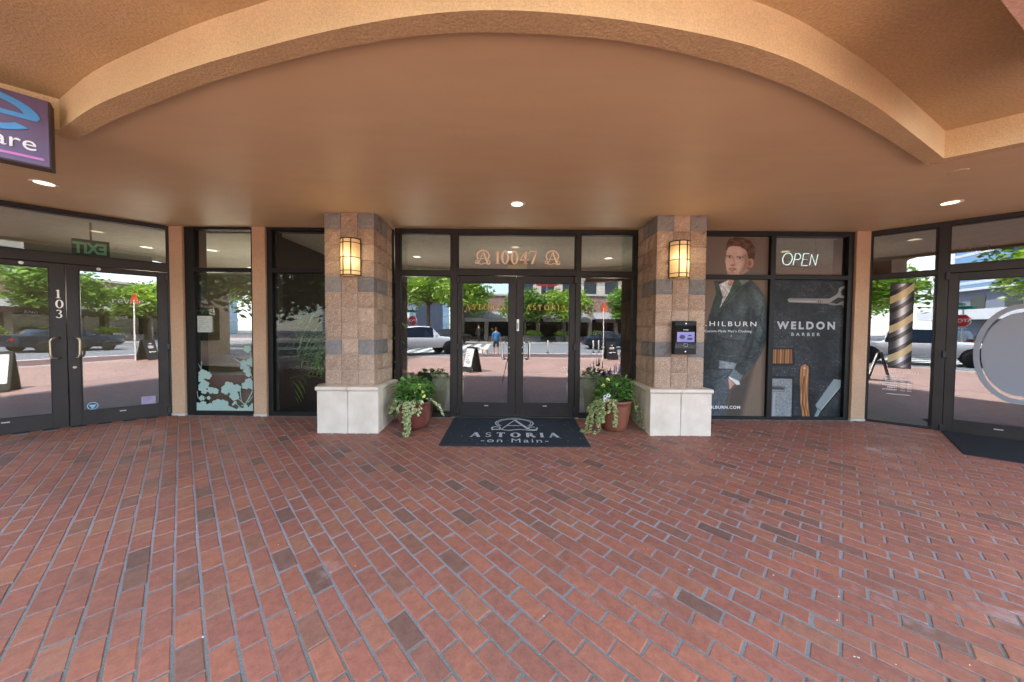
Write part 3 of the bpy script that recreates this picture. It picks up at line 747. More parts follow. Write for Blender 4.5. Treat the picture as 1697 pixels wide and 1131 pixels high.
for cx in (-.445, .596):
    mb = MB(); emblem(mb, cx, 2.402, .225, .225, .0405, .0445, .0115); mb.build('emblem', 'letter_bronze', tp)
mb = MB(); mb.box(DX0-.09, DX1+.06, -.05, .10, -.035, .008); mb.build('threshold', 'steel', en)
for x0, x1, gx0, gx1, side in ((DX0, DM-.003, -.755, -.051, 1), (DM+.003, DX1, .161, .861, -1)):
    d = bars(en, [(x0, gx0, .012, 2.118), (gx1, x1, .012, 2.118), (gx0, gx1, 2.018, 2.118), (gx0, gx1, .012, .208)], 'door', 'bronze_frame', .012, .06)
    pane(d, gx0, gx1, .208, 2.018, .034); beads(d, gx0, gx1, .208, 2.018, .018, .055, .010)
    roman_letters(d, 'letter_gold', 'ASTORIA', -.700 if side > 0 else .212, 1.617, .080, .600, .0295, .0335, .11, .05)
    hx = -.093 if side > 0 else .205
    pull(d, hx if side > 0 else .205, 1.01, .27, -side)
    for z in (2.06, 1.06, .12): hinge(d, x0+.004 if side > 0 else x1-.004, z)
    mb = MB(); mb.box((x0+x1)/2-.03, (x0+x1)/2+.03, .008, .0125, .165, .178); mb.build('name_tag', 'steel', d)
    if side < 0:
        mb = MB(); mb.bbox(.068, .102, .004, .014, 1.30, 1.475, .003); mb.box(.078, .092, -.006, .003, 1.33, 1.42, 1); mb.build('lock_plate', ['steel', 'dark_plastic'], d)
    for z in (.965, 1.055):
        mb = MB(); mb.lathe([(.008, 0), (.008, .004), (.001, .006)], 10); q = mb.build('bolt', 'steel', d, loc=(hx+(side*.05), .012, z+.0), rot=(R(90), 0, 0))

# ------------------------------------------------------------------ windows left of the pillar
def window(label, x0, x1, gx0, gx1, zb, zt, zbar0, zbar1, mt='glass'):
    t = thing('shop_window', label, 'window', (0, FY, 0), 0, 'fixed shop windows')
    bars(t, [(x0, gx0, -.02, 2.81), (gx1, x1, -.02, 2.81), (gx0, gx1, zt, 2.81), (gx0, gx1, zbar0, zbar1), (gx0, gx1, -.02, zb)], 'frame', 'black_frame')
    a = pane(t, gx0, gx1, zb, zbar0, mt=mt); b = pane(t, gx0, gx1, zbar1, zt, mt=mt)
    mb = MB(); mb.box(gx0, gx0+.05, .055, .16, zb, zt); mb.build('reveal', 'bronze_frame', t)
    return t, a
wA, pA = window('black-framed window with a pale blossom-branch film along its foot', -4.884, -3.853, -4.747, -3.895, .06, 2.772, 2.145, 2.208)
wB, pB = window('dark black-framed window next to a block pillar, with a palm behind it', -3.658, -1.80, -3.585, -2.45, .055, 2.772, 2.146, 2.208, 'glass_dark')

# blossom film on the lower glass
simple('blossom_film', (152, 178, 168), 0.8, var=0.03)
fm = MB(); yl = [.0440]
def bl():
    yl[0] -= .0002; return yl[0]
sc = 1/7.54/110.7*1.0
def fx(x): return -4.747+(x-92)*(.852/(805-92))
def fz(y): return .066+(1062-y)*(.852/(805-92))
def flower(x, y, r_, n=5, ph=0.0):
    for k in range(n):
        a = ph+2*math.pi*k/n; fm.disc(fx(x+r_*.55*math.cos(a)), fz(y+r_*.55*math.sin(a)), r_*.50*.0012, r_*.44*.0012, bl(), 0, 14, True, a)
    fm.disc(fx(x), fz(y), r_*.4*.0012, r_*.4*.0012, bl())
def stem(pts, wd=.009):
    for a, b in zip(pts[:-1], pts[1:]):
        y = bl(); fm.stroke(fx(a[0]), fz(a[1]), fx(b[0]), fz(b[1]), wd, y, y+.0001)
for x, y, r_ in ((150,600,58),(210,625,50),(120,660,52),(170,740,60),(140,775,55),(165,820,42),(250,810,45),(310,820,42),(480,760,66),(440,805,60),(540,800,66),(590,780,52),(550,880,60),(575,890,42),(680,465,48),(770,445,55),(720,545,52),(740,600,38),(745,700,52),(700,745,50),(790,740,60),(150,905,34),(235,905,24),(570,962,22),(545,985,16),(660,520,20),(740,280,50),(350,985,70),(430,985,64)): flower(x, y, r_, 5, x*.7)
stem([(560,395),(600,420),(640,445)]); stem([(655,1000),(705,985),(805,800)], .012); stem([(705,985),(600,900)], .010); stem([(655,940),(640,800)], .009); stem([(740,960),(805,870)], .009); stem([(735,500),(800,650)], .007); stem([(100,820),(110,900),(160,960)], .009); stem([(160,960),(215,890)], .007); stem([(120,470),(155,540),(160,440)], .006); stem([(640,1020),(580,965)], .008); stem([(770,420),(785,200),(760,180)], .006); stem([(700,485),(800,505)], .007)
top = [(92,960),(130,965),(170,945),(215,955),(215,985),(270,965),(300,990),(350,930),(420,930),(470,945),(495,1000),(545,1020),(600,1045),(620,1015),(680,1030),(690,985),(730,985),(740,1020),(770,990),(790,965),(805,970)]
y = bl(); vs = [(fx(a), y, fz(b)) for a, b in top]+[(fx(a), y, fz(1062)) for a, b in top]; n = len(top)
fm.add(vs, [(i, n+i, n+i+1, i+1) for i in range(n-1)]); 
fm.build('blossom_film', 'blossom_film', pA)
# leaflet holder stuck to the glass
ho = MB(); ho.box(-4.762, -4.50, .028, .034, 1.235, 1.60); h_ = ho.build('leaflet_holder', 'glass', wA)
mb = MB(); mb.box(-4.735, -4.515, .030, .040, 1.245, 1.49); mb.build('leaflet', 'white_paint', h_)
mb = MB()
for i, (wd, z) in enumerate(((.12, 1.45), (.08, 1.41), (.15, 1.385), (.10, 1.36))): mb.box(-4.715, -4.715+wd, .0285, .0298, z, z+.008)
mb.ring(-4.68, 1.30, .035, .03, .006, .0285, .0298); mb.ring(-4.58, 1.30, .035, .03, .006, .0285, .0298); mb.build('print', 'letter_grey', h_)

# ------------------------------------------------------------------ painted prints (flat posters): colour per vertex on a fine grid
simple('letter_faint2', (130, 136, 136), .8); simple('letter_dim', (92, 98, 98), .8)
class Canvas:
    def __init__(s, x0, x1, y0, y1, step, base):
        s.x0, s.x1, s.y0, s.y1 = x0, x1, y0, y1
        s.nx = int((x1-x0)/step); s.ny = int((y1-y0)/step)
        s.X, s.Y = np.meshgrid(np.linspace(x0, x1, s.nx), np.linspace(y0, y1, s.ny)); s.step = step
        s.a = np.zeros((s.ny, s.nx, 3)); s.a[:] = base; s.rg = np.random.default_rng(5)
    def nz(s, scale, seed=0):
        rg = np.random.default_rng(seed); gx = int((s.x1-s.x0)/scale)+3; gy = int((s.y1-s.y0)/scale)+3; g_ = rg.random((gy, gx))
        fx_ = (s.X-s.x0)/scale; fy_ = (s.Y-s.y0)/scale; ix = fx_.astype(int); iy = fy_.astype(int); tx = fx_-ix; ty = fy_-iy
        tx = tx*tx*(3-2*tx); ty = ty*ty*(3-2*ty)
        return (g_[iy, ix]*(1-tx)+g_[iy, ix+1]*tx)*(1-ty)+(g_[iy+1, ix]*(1-tx)+g_[iy+1, ix+1]*tx)*ty
    def mask(s, poly, soft):
        P = np.array(poly, float); n = len(P); ins = np.zeros(s.X.shape, bool); d = np.full(s.X.shape, 1e9)
        for i in range(n):
            ax, ay = P[i]; bx, by = P[(i+1) % n]
            c_ = ((ay > s.Y) != (by > s.Y)); dn = by-ay if by != ay else 1e-9
            ins ^= c_ & (s.X < (bx-ax)*(s.Y-ay)/dn+ax)
            ex, ey = bx-ax, by-ay; L2 = ex*ex+ey*ey+1e-9; t = np.clip(((s.X-ax)*ex+(s.Y-ay)*ey)/L2, 0, 1)
            d = np.minimum(d, np.hypot(s.X-ax-t*ex, s.Y-ay-t*ey))
        sd = np.where(ins, d, -d); return np.clip(sd/soft+.5, 0, 1)
    def put(s, mk, col, op=1.0):
        mk = (mk*op)[..., None]; s.a = s.a*(1-mk)+np.asarray(col, float)*mk if not hasattr(col, 'shape') or np.ndim(col) != 3 else s.a*(1-mk)+col*mk
    def poly(s, pts, col, soft=7, op=1.0): s.put(s.mask(pts, soft), col, op)
    def ell(s, cx, cy, rx, ry, col, soft=.25, op=1.0, rot=0.0):
        c_, n_ = math.cos(R(rot)), math.sin(R(rot)); x = (s.X-cx)*c_+(s.Y-cy)*n_; y = -(s.X-cx)*n_+(s.Y-cy)*c_
        q = np.sqrt((x/rx)**2+(y/ry)**2); s.put(np.clip((1-q)/soft+.5, 0, 1), col, op)
    def line(s, pts, wd, col, soft=5, op=1.0):
        d = np.full(s.X.shape, 1e9)
        for (ax, ay), (bx, by) in zip(pts[:-1], pts[1:]):
            ex, ey = bx-ax, by-ay; t = np.clip(((s.X-ax)*ex+(s.Y-ay)*ey)/(ex*ex+ey*ey+1e-9), 0, 1); d = np.minimum(d, np.hypot(s.X-ax-t*ex, s.Y-ay-t*ey))
        s.put(np.clip((wd/2-d)/soft+.5, 0, 1), col, op)
    def build(s, name, parent, fx_, fz_, y, k=1.0):
        a = np.clip(s.a/255, 0, 1); a = np.where(a <= .04045, a/12.92, ((a+.055)/1.055)**2.4)*k
        nx, ny = s.nx, s.ny; v = np.zeros((ny*nx, 3)); v[:, 0] = fx_(s.X).ravel(); v[:, 1] = y; v[:, 2] = fz_(s.Y).ravel()
        idx = np.arange(ny*nx).reshape(ny, nx); f = np.stack([idx[1:, :-1], idx[1:, 1:], idx[:-1, 1:], idx[:-1, :-1]], -1).reshape(-1, 4)
        me = bpy.data.meshes.new(name); me.from_pydata(v.tolist(), [], f.tolist())
        at = me.color_attributes.new('Col', 'FLOAT_COLOR', 'POINT'); at.data.foreach_set('color', np.concatenate([a.reshape(-1, 3), np.ones((ny*nx, 1))], 1).astype(np.float32).ravel())
        me.materials.append(M['print']); me.update(); return obj(name, me, parent)
def mat_attr(name, rough=.6, trans=0.0, bump=0.0):
    m = NT(name); a = m.n('ShaderNodeVertexColor', layer_name='Col')
    m.bsdf(a.outputs[0], rough, 0, spec=.18); M[name] = m.m
mat_attr('print', .5)

pw = thing('poster_window', 'black-framed window filled with a menswear poster and a barber poster', 'window', (0, FY, 0))
bars(pw, [(2.50,2.87,-.02,2.81),(3.842,3.918,-.02,2.81),(4.998,5.078,-.02,2.81),(2.87,3.842,2.738,2.81),(3.918,4.998,2.738,2.81),(2.87,3.842,2.100,2.166),(3.918,4.998,2.100,2.166),(2.87,3.842,-.02,.035),(3.918,4.998,-.02,.035)], 'frame', 'black_frame')
pq = [pane(pw, a, b, c_, d, .05) for a, b, c_, d in ((2.87,3.842,.035,2.100),(2.87,3.842,2.166,2.738),(3.918,4.998,.035,2.100),(3.918,4.998,2.166,2.738))]
mb = MB(); mb.box(4.955, 4.997, .06, .20, .035, 2.738); mb.build('reveal', 'bronze_frame', pw)
# menswear poster, drawn in its own print units (7.07 per photo pixel)
cv = Canvas(0, 800, 30, 2185, 4.3, (116, 98, 84))
shade = np.clip((cv.X-400)/500, 0, 1)[..., None]; cv.a = cv.a*(1-.22*shade)+np.array((84, 80, 66))*.22*shade
low_ = np.clip((cv.Y-1100)/900, 0, 1)[..., None]; cv.a = cv.a*(1-.35*low_)+np.array((108, 98, 84))*.35*low_
jk = np.array((62, 70, 70)); jd = np.array((36, 42, 44))
cv.poly([(0,1280),(60,1240),(110,900),(170,700),(140,560),(575,540),(660,620),(740,735),(775,900),(790,1200),(720,1420),(640,1545),(500,1700),(400,1660),(395,1600),(80,1600),(15,1700),(0,1690)], jk, 10)
cv.put(cv.mask([(0,1280),(110,900),(170,700),(140,560),(575,540),(740,735),(790,1200),(640,1545),(500,1700),(395,1600),(80,1600),(0,1690)], 10)*np.clip(cv.nz(90, 3)-.25, 0, 1), jd, .55)
cv.put(cv.mask([(640,620),(740,735),(790,1200),(640,1545),(500,1700),(560,1500),(620,1200),(560,900)], 60), (64, 76, 78), .6)
cv.line([(560,880),(545,1000),(580,1130),(520,1330)], 30, jd, 40, .8); cv.line([(330,800),(250,900),(180,1010),(150,1250),(95,1590)], 14, (44, 52, 52), 14, .9)
cv.poly([(140,560),(205,600),(250,740),(215,880),(165,1010),(150,900),(165,700)], (62, 78, 70), 10)
cv.poly([(375,550),(575,542),(480,640),(330,800),(215,900),(320,690)], (66, 84, 72), 10); cv.line([(575,545),(430,650),(230,880)], 9, (40, 50, 46), 10, .9)
cv.poly([(430,540),(560,540),(470,610)], (116, 122, 116), 12)
cv.poly([(200,598),(318,540),(372,556),(322,690),(216,880),(248,745)], (196, 196, 194), 8); cv.line([(250,620),(300,690),(260,760)], 9, (142, 146, 148), 9)
cv.poly([(318,540),(372,548),(335,625),(300,600)], (178, 134, 114), 8)
cv.poly([(205,1170),(530,1175),(515,1262),(330,1250),(205,1215)], (68, 78, 80), 8); cv.line([(205,1218),(330,1250),(515,1262)], 7, (38, 44, 46), 8)
cv.line([(530,1290),(480,1400),(450,1500)], 10, (44, 50, 52), 14); cv.ell(235, 938, 10, 8, (34, 38, 40)); cv.ell(360, 1206, 9, 8, (150, 150, 150))
cv.poly([(225,1494),(432,1530),(405,1600),(222,1592)], (122, 130, 134), 8); cv.line([(70,1604),(400,1604)], 10, (34, 38, 42), 10)
tr = [(0,1720),(70,1608),(392,1608),(345,1690),(358,1845),(335,2010),(300,2185),(0,2185)]
cv.poly(tr, (82, 90, 94), 8); cv.put(cv.mask(tr, 8)*np.clip(cv.nz(70, 9)-.3, 0, 1), (56, 62, 68), .7); cv.line([(380,1612),(300,1720)], 9, (44, 50, 54), 10)
cv.put(cv.mask([(358,1845),(430,1780),(560,1640),(640,1545),(560,1900),(500,2185),(300,2185),(335,2010)], 60), (62, 58, 54), .75)
cv.poly([(395,1596),(515,1675),(460,1745),(345,1690)], (104, 114, 116), 8); cv.poly([(340,1686),(465,1742),(480,1782),(440,1788),(345,1705)], (206, 210, 212), 7); cv.poly([(336,1705),(412,1776),(356,1845),(348,1780)], (184, 140, 122), 8)
# folds, weave and fall-off of light over the clothes
body_ = cv.mask([(0,1280),(110,900),(170,700),(140,560),(575,540),(740,735),(790,1200),(640,1545),(500,1700),(395,1600),(360,1850),(300,2185),(0,2185)], 12)
for pts, wd, cl, op in (([(600,640),(690,780),(720,980),(715,1180)], 70, (104, 118, 112), .5), ([(500,700),(470,900),(480,1100)], 90, (86, 100, 96), .4), ([(280,960),(270,1100),(240,1180)], 60, (90, 104, 100), .4), ([(610,900),(640,1100),(600,1300),(540,1480)], 36, (36, 42, 44), .7), ([(690,1000),(740,1150),(700,1330)], 26, (38, 44, 46), .6), ([(720,860),(700,960),(640,1010)], 18, (40, 48, 48), .6), ([(650,1250),(700,1290),(740,1280)], 16, (34, 40, 42), .6), ([(560,1480),(620,1460),(680,1400)], 18, (36, 42, 44), .6), ([(120,960),(170,1080),(140,1240)], 40, (46, 54, 54), .6), ([(40,1300),(70,1420),(50,1560)], 36, (44, 50, 52), .6), ([(180,1330),(330,1370),(450,1350)], 20, (52, 60, 62), .6), ([(200,1420),(320,1450),(420,1440)], 14, (98, 108, 108), .4),
    ([(120,1680),(200,1720),(300,1660)], 20, (58, 64, 68), .7), ([(90,1760),(180,1800),(300,1760)], 16, (100, 108, 112), .4), ([(200,1850),(220,2000),(200,2180)], 60, (98, 106, 110), .45), ([(90,1850),(80,2000),(100,2180)], 50, (50, 56, 60), .6)):
    cv.line(pts, wd, cl, wd*.9, op)
weave = (cv.nz(9, 31)-.5)*.26+(cv.nz(24, 32)-.5)*.22+(cv.nz(120, 33)-.5)*.30+.05*np.sin(cv.X*.9+cv.Y*.3)
cv.a *= 1+(weave*body_)[..., None]
cv.a *= (1-.30*body_*np.clip((300-cv.X)/300, 0, 1))[..., None]
# head
cv.poly([(440,420),(540,420),(560,495),(440,500)], (168, 124, 102), 12)
cv.poly([(470,480),(550,440),(565,500),(450,505)], (92, 98, 94), 10)
face = [(276,205),(292,165),(345,145),(430,150),(508,190),(530,270),(532,350),(520,425),(475,480),(440,510),(330,520),(296,480),(286,430),(266,330),(276,270)]
cv.poly(face, (204, 168, 148), 9)
cv.put(cv.mask(face, 9)*np.clip((cv.X-430)/110, 0, 1), (148, 110, 94), .7); cv.put(cv.mask(face, 9)*np.clip((cv.Y-430)/80, 0, 1), (166, 122, 100), .5)
cv.ell(560, 345, 38, 56, (184, 134, 110)); cv.ell(552, 350, 20, 34, (140, 92, 74), .5)
cv.line([(284,260),(342,262)], 9, (100, 70, 56), 8, .85); cv.line([(398,270),(478,277)], 10, (100, 70, 56), 8, .85)
for ex, ey in ((315,280),(435,290)):
    cv.ell(ex, ey, 42, 18, (182, 138, 114), .9, .6); cv.ell(ex, ey+2, 30, 8, (204, 186, 170)); cv.ell(ex, ey+2, 10, 9, (64, 52, 48)); cv.line([(ex-32, ey-4), (ex, ey-10), (ex+34, ey-2)], 5, (84, 60, 50), 6, .8)
cv.line([(362,290),(372,345),(378,368)], 12, (170, 122, 98), 14, .8); cv.ell(354, 372, 30, 12, (166, 112, 92), .7); cv.line([(330,300),(334,360)], 10, (218, 178, 152), 12, .6)
cv.line([(308,412),(350,406),(396,416)], 12, (160, 96, 84), 7); cv.line([(308,420),(350,424),(398,422)], 5, (104, 62, 56), 5); cv.ell(350, 434, 36, 9, (186, 122, 108), .5); cv.line([(320,460),(380,462)], 10, (176, 130, 108), 14, .6)
hair = [(268,175),(282,110),(306,66),(380,40),(470,54),(552,84),(602,150),(614,240),(600,300),(575,290),(545,300),(530,262),(520,215),(500,190),(430,150),(345,145),(300,160),(280,205)]
cv.poly(hair, (84, 56, 42), 9); cv.put(cv.mask(hair, 9)*np.clip(cv.nz(26, 8)-.45, 0, 1)*1.4, (140, 98, 72), .8)
for k in range(9): cv.line([(330+k*28, 150-k*1), (350+k*24, 95+k*4), (420+k*18, 66+k*8)], 6, (118, 82, 60), 7, .5)
PX = lambda x: 2.853+(x-0)*(1.0/800)*(3.878-2.853)*1.0
PZ = lambda y: 2.738-(y-40)*(2.706/(2161-40))
fm_ = cv.mask(face, 9); cv.a *= 1+(fm_*((cv.nz(14, 41)-.5)*.05+(cv.nz(46, 42)-.5)*.08))[..., None]
for pts, wd, cl, op in (([(285,300),(300,360),(300,420)], 40, (226, 186, 158), .35), ([(400,330),(430,370)], 46, (220, 176, 148), .35), ([(500,260),(512,330),(490,410),(450,470)], 34, (128, 88, 72), .55), ([(320,190),(400,196),(460,214)], 46, (222, 182, 156), .4), ([(345,448),(352,452)], 24, (150, 106, 90), .5), ([(286,440),(310,482),(350,500)], 18, (150, 108, 90), .5)):
    cv.line(pts, wd, cl, wd*.9, op)
for k in range(40):
    q = random.Random(k); x = q.uniform(300, 590); y = q.uniform(50, 150)+max(0, x-480)*.5; cv.line([(x, y), (x+q.uniform(15, 45), y-q.uniform(-14, 12)), (x+q.uniform(45, 70), y+q.uniform(0, 26))], 4, (150, 108, 80) if k % 2 else (52, 34, 26), 6, .45)
cv.a *= 1+((cv.nz(6, 51)-.5)*.07)[..., None]
hd_ = np.clip((540-cv.Y)/30, 0, 1)[..., None]; gy_ = cv.a.mean(2, keepdims=True); cv.a = cv.a*(1-.28*hd_)+gy_*.28*hd_
p1 = cv.build('menswear_poster', pw, PX, PZ, .0485, 1.05)
def ptxt(par, body, xa, xb, ymid, hgt, mt, fxx, fzz, bold=0, yy=.0470, space=1.15):
    o = text('lettering', body, hgt/.70, mt, par, fxx(xa), fzz(ymid)-hgt/2, yy, .0006, 'LEFT', bold, space)
    xs_ = [v.co.x for v in o.data.vertices]; wd = max(xs_)-min(xs_); k = (fxx(xb)-fxx(xa))/wd; o.scale = (k, 1, 1); o.location.x = fxx(xa)-min(xs_)*k; return o
ptxt(p1, 'J.HILBURN', -6, 650, 1062, .070, 'letter_white', PX, PZ, 0, .0470, 1.35)
ptxt(p1, "Custom-Made Men's Clothing", 42, 596, 1148, .036, 'letter_white', PX, PZ)
ptxt(p1, 'JHILBURN.COM', 78, 486, 2055, .044, 'letter_white', PX, PZ, .001)
# barber poster
cv = Canvas(30, 905, 548, 2185, 5.6, (52, 57, 60))
n1 = cv.nz(160, 1); n2 = cv.nz(40, 2); n3 = cv.nz(14, 3); n4 = cv.nz(6.5, 4)
cv.a += (((n1-.5)*26+(n2-.5)*16+(n3-.5)*10+(n4-.5)*18)[..., None])
cv.put(np.clip((n4-.86)*9, 0, 1)*np.clip((n1-.35)*2.4, 0, 1), (168, 172, 172), .9)
rg = random.Random(11)
for i in range(46):
    x, y = rg.uniform(60, 860), rg.choice((rg.uniform(560, 780), rg.uniform(900, 1350), rg.uniform(1350, 2100))); a = rg.uniform(-1, .6); l_ = rg.uniform(15, 60)
    cv.line([(x, y), (x+l_*math.cos(a), y+l_*math.sin(a)), (x+1.7*l_*math.cos(a+.5), y+1.7*l_*math.sin(a+.5))], 3, (150, 154, 154), 7, rg.uniform(.25, .7))
cv.put(np.clip(1-np.hypot((cv.X-640)/170, (cv.Y-1330)/260), 0, 1), (30, 35, 38), .8)
gm = (158, 158, 156)
cv.poly([(218,785),(235,768),(560,766),(700,765),(780,722),(803,690),(803,655),(835,628),(905,612),(905,640),(850,655),(828,690),(840,728),(905,748),(905,766),(800,756),(735,800),(690,838),(560,836),(235,822),(220,808)], (40, 42, 44), 26)
cv.poly([(218,785),(235,768),(560,770),(700,768),(780,722),(803,690),(803,655),(835,628),(905,612),(905,640),(850,655),(828,690),(840,728),(905,748),(905,766),(800,756),(735,800),(690,830),(560,826),(235,816),(220,800)], gm, 7)
cv.poly([(690,808),(790,832),(850,800),(905,776),(905,800),(868,830),(872,872),(845,838),(760,848),(690,836)], (140, 140, 138), 7)
cv.line([(245,798),(545,806)], 12, (196, 196, 194), 8); 
for k in range(26): cv.line([(250+k*11.5, 776), (250+k*11.5, 796)], 4, (112, 112, 110), 4, .7)
cv.ell(588, 805, 18, 18, (90, 90, 90)); cv.ell(588, 805, 9, 9, (190, 190, 190))
cv.poly([(20,1358),(300,1358),(316,1550),(20,1560)], (20, 22, 24), 34)
wd_ = np.stack([150+34*np.sin(cv.X*.21)+26*np.sin(cv.X*.083+1)+18*(n3-.5), 106+28*np.sin(cv.X*.21)+20*np.sin(cv.X*.083+1), 66+20*np.sin(cv.X*.21)+12*np.sin(cv.X*.083+1)], -1)
cv.put(cv.mask([(20,1370),(288,1368),(300,1536),(20,1540)], 6), wd_)
cv.poly([(20,1690),(312,1700),(322,2185),(20,2185)], (24, 28, 30), 40)
tw = np.repeat((150+44*(cv.nz(9, 6)-.5)+24*(n3-.5))[..., None], 3, 2)+np.array((0, 8, 10)); cv.put(cv.mask([(20,1712),(300,1716),(304,2185),(20,2185)], 9), tw)
cv.poly([(20,1800),(215,1815),(205,1868),(20,1850)], (60, 58, 54), 30, .8); cv.poly([(20,1842),(205,1850),(200,1880),(20,1876)], (166, 168, 168), 6); cv.line([(20,1862),(200,1866)], 6, (70, 72, 74), 5)
cv.poly([(72,1885),(108,1885),(104,2185),(58,2185)], (176, 180, 184), 7); cv.line([(76,1890),(70,2185)], 6, (96, 100, 104), 6)
wood = [(393,1600),(402,1565),(440,1540),(480,1565),(490,1610),(490,1950),(520,2185),(435,2185),(405,2000),(390,1750)]
cv.poly([(x+8, y+6) for x, y in wood], (18, 20, 22), 44)
wg = np.stack([186+30*np.sin(cv.X*.16+cv.Y*.012)+20*(n2-.5), 132+26*np.sin(cv.X*.16+cv.Y*.012)+16*(n2-.5), 86+18*np.sin(cv.X*.16+cv.Y*.012)], -1)
cv.put(cv.mask(wood, 7), wg); cv.line([(438,1690),(425,1800),(432,2000),(470,2170)], 12, (92, 60, 40), 10); cv.line([(438,1690),(455,1800),(462,2000),(500,2160)], 7, (110, 74, 48), 8); cv.ell(438, 1590, 12, 12, (226, 214, 196))
bl_ = [(785,1716),(870,1726),(870,1800),(655,2080),(604,2185),(560,2185),(606,2080),(580,2025)]
cv.poly([(x+12, y+10) for x, y in bl_], (22, 26, 28), 40); cv.poly(bl_, (150, 164, 166), 7); cv.line([(860,1812),(650,2082)], 9, (206, 214, 214), 6); cv.line([(606,2062),(645,2086)], 7, (80, 88, 90), 6)
QX = lambda x: 3.918+(x-40)*(1.08/(872-40))
QZ = lambda y: 2.104-(y-552)*(2.072/(2165-552))
p2 = cv.build('barber_poster', pw, QX, QZ, .0485, .72)
ptxt(p2, 'WELDON', 100, 776, 1085, .108, 'letter_grey', QX, QZ, .006, .0470, 1.45)
ptxt(p2, 'BARBER', 272, 605, 1190, .047, 'letter_grey', QX, QZ, .001, .0470, 1.8)
# neon sign hung behind the upper pane
ns = thing('neon_open_sign', 'white neon OPEN sign hung behind the upper pane over the barber poster', 'sign', (0, FY, 0))
def nx_(x): return 3.918+(x-48)*(1.08/(872-48))
def nz2(y): return 2.738-(y-55)*(.572/(500-55))
def tubes(paths):
    mb = MB()
    for p in paths: mb.tube([(nx_(a), .12, nz2(b)) for a, b in p], .006, 8)
    return mb
el = [(252+55*math.cos(R(a))+14*math.cos(R(a+90))*-.0+(-.12*(70*math.sin(R(a)))*-1), 295-70*math.sin(R(a))) for a in range(-110, 245, 14)]
for name_, paths in (('letter_tube', [el]), ('letter_tube', [[(318,365),(345,230),(385,232),(405,255),(400,285),(378,302),(335,300)]]), ('letter_tube', [[(500,232),(440,230),(428,300),(488,300),(428,300),(416,368),(484,372)]]), ('letter_tube', [[(512,366),(530,238),(580,368),(604,238)]])):
    tubes(paths).build(name_, 'neon', ns, True)
for q in (190, 580): mb = MB(); mb.tube([(nx_(q), .13, nz2(235)), (nx_(q), .13, 2.75)], .003, 5); mb.build('hanging_chain', 'steel', ns)
for q in (300, 378): mb = MB(); mb.tube([(nx_(185), .135, nz2(q)), (nx_(620), .135, nz2(q+5))], .006, 6); mb.build('sign_rail', 'dark_plastic', ns)

# ------------------------------------------------------------------ left angled shop front (x runs to the corner pier)
lw = thing('corner_shop_doors', 'dark bronze glass double doors with a wide transom, numbered 103', 'entrance', (CLX, FY, 0), WA)
def bl_l(t0, t1, z0, z1): return (-t1, -t0, z0, z1)
bars(lw, [bl_l(.0,.056,-.03,2.81), bl_l(1.885,1.945,-.03,2.81), bl_l(.056,1.885,2.768,2.81), bl_l(.056,1.885,2.125,2.245)])
pane(lw, -1.885, -.056, 2.245, 2.768); beads(lw, -1.885, -.056, 2.245, 2.768)
for t0, t1, g0, g1, side in ((.060,.968,.160,.872,1), (.978,1.885,1.100,1.79,-1)):
    d = bars(lw, [(-t1,-g1,.0,2.118),(-g0,-t0,.0,2.118),(-g1,-g0,2.058,2.118),(-g1,-g0,.0,.185)], 'door', 'bronze_frame', .012, .06)
    pane(d, -g1, -g0, .185, 2.058, .034); beads(d, -g1, -g0, .185, 2.058, .018, .055, .010)
    pull(d, -.915 if side > 0 else -1.035, 1.035, .27, side, .07, 'bronze_handle')
    hx = -t0-.002 if side > 0 else -t1+.002
    for z in (2.06, 1.03, .08): hinge(d, hx, z)
    mb = MB(); mb.lathe([(.020, 0), (.020, .003), (.001, .006)], 14); mb.build('badge', 'white_paint', d, loc=((-.70 if side > 0 else -1.30), .012, 2.088), rot=(R(90), 0, 0))
    mb = MB(); mb.box(-(g0+g1)/2-.03, -(g0+g1)/2+.03, .008, .0125, .135, .148); mb.build('name_tag', 'steel', d)
    if side > 0:
        mb = MB(); mb.lathe([(.019, 0), (.019, .006), (.012, .009), (.001, .009)], 14); mb.build('lock_cylinder', 'bronze_handle', d, loc=(-.918, .012, .775), rot=(R(90), 0, 0))
        simple('sticker_blue', (120, 170, 190), 0.6); mb = MB(); mb.ring(-.785, .245, .05, .05, .008, .0305, .033); mb.xprism([(-.82,.26),(-.75,.26),(-.785,.205)], .0305, .033); mb.build('sticker', 'sticker_blue', d)
        simple('sticker_violet', (146, 132, 160), 0.6); mb = MB(); mb.box(-.345, -.205, .0305, .033, .20, .31); mb.build('sticker', 'sticker_violet', d)
        text('lettering', 'revive', .125, 'letter_grey', d, -.60, 1.64, .0325, .0004, 'LEFT', -.001, 1.0)
        for z, hd in ((1.43, 'FACE'), (1.20, 'BREAST')):
            text('lettering', hd, .045, 'letter_faint2', d, -.51, z, .0325, .0004, 'CENTER', .001, 1.1)
            mb = MB()
            for k, wv in enumerate((.22, .30, .20)): mb.box(-.51-wv/2, -.51+wv/2, .0315, .0330, z-.045-k*.042, z-.041-k*.042)
            mb.build('small_print', 'letter_dim', d)
    else:
        for i, ch in enumerate('103'):
            mb = MB(); roman(mb, ch, -1.06+(.006 if ch == '1' else 0), 1.675-i*.128, .105, .006, .0115, .15, .07); mb.build('door_number', 'trim_white', d)
        text('lettering', 'AND', .05, 'letter_dim', d, -1.30, 1.47, .0325, .0004)
mb = MB(); mb.box(-1.89, -.03, -.03, .10, -.07, -.002); mb.build('threshold', 'black_frame', lw)

simple('letter_faint', (96, 100, 104), 0.8)
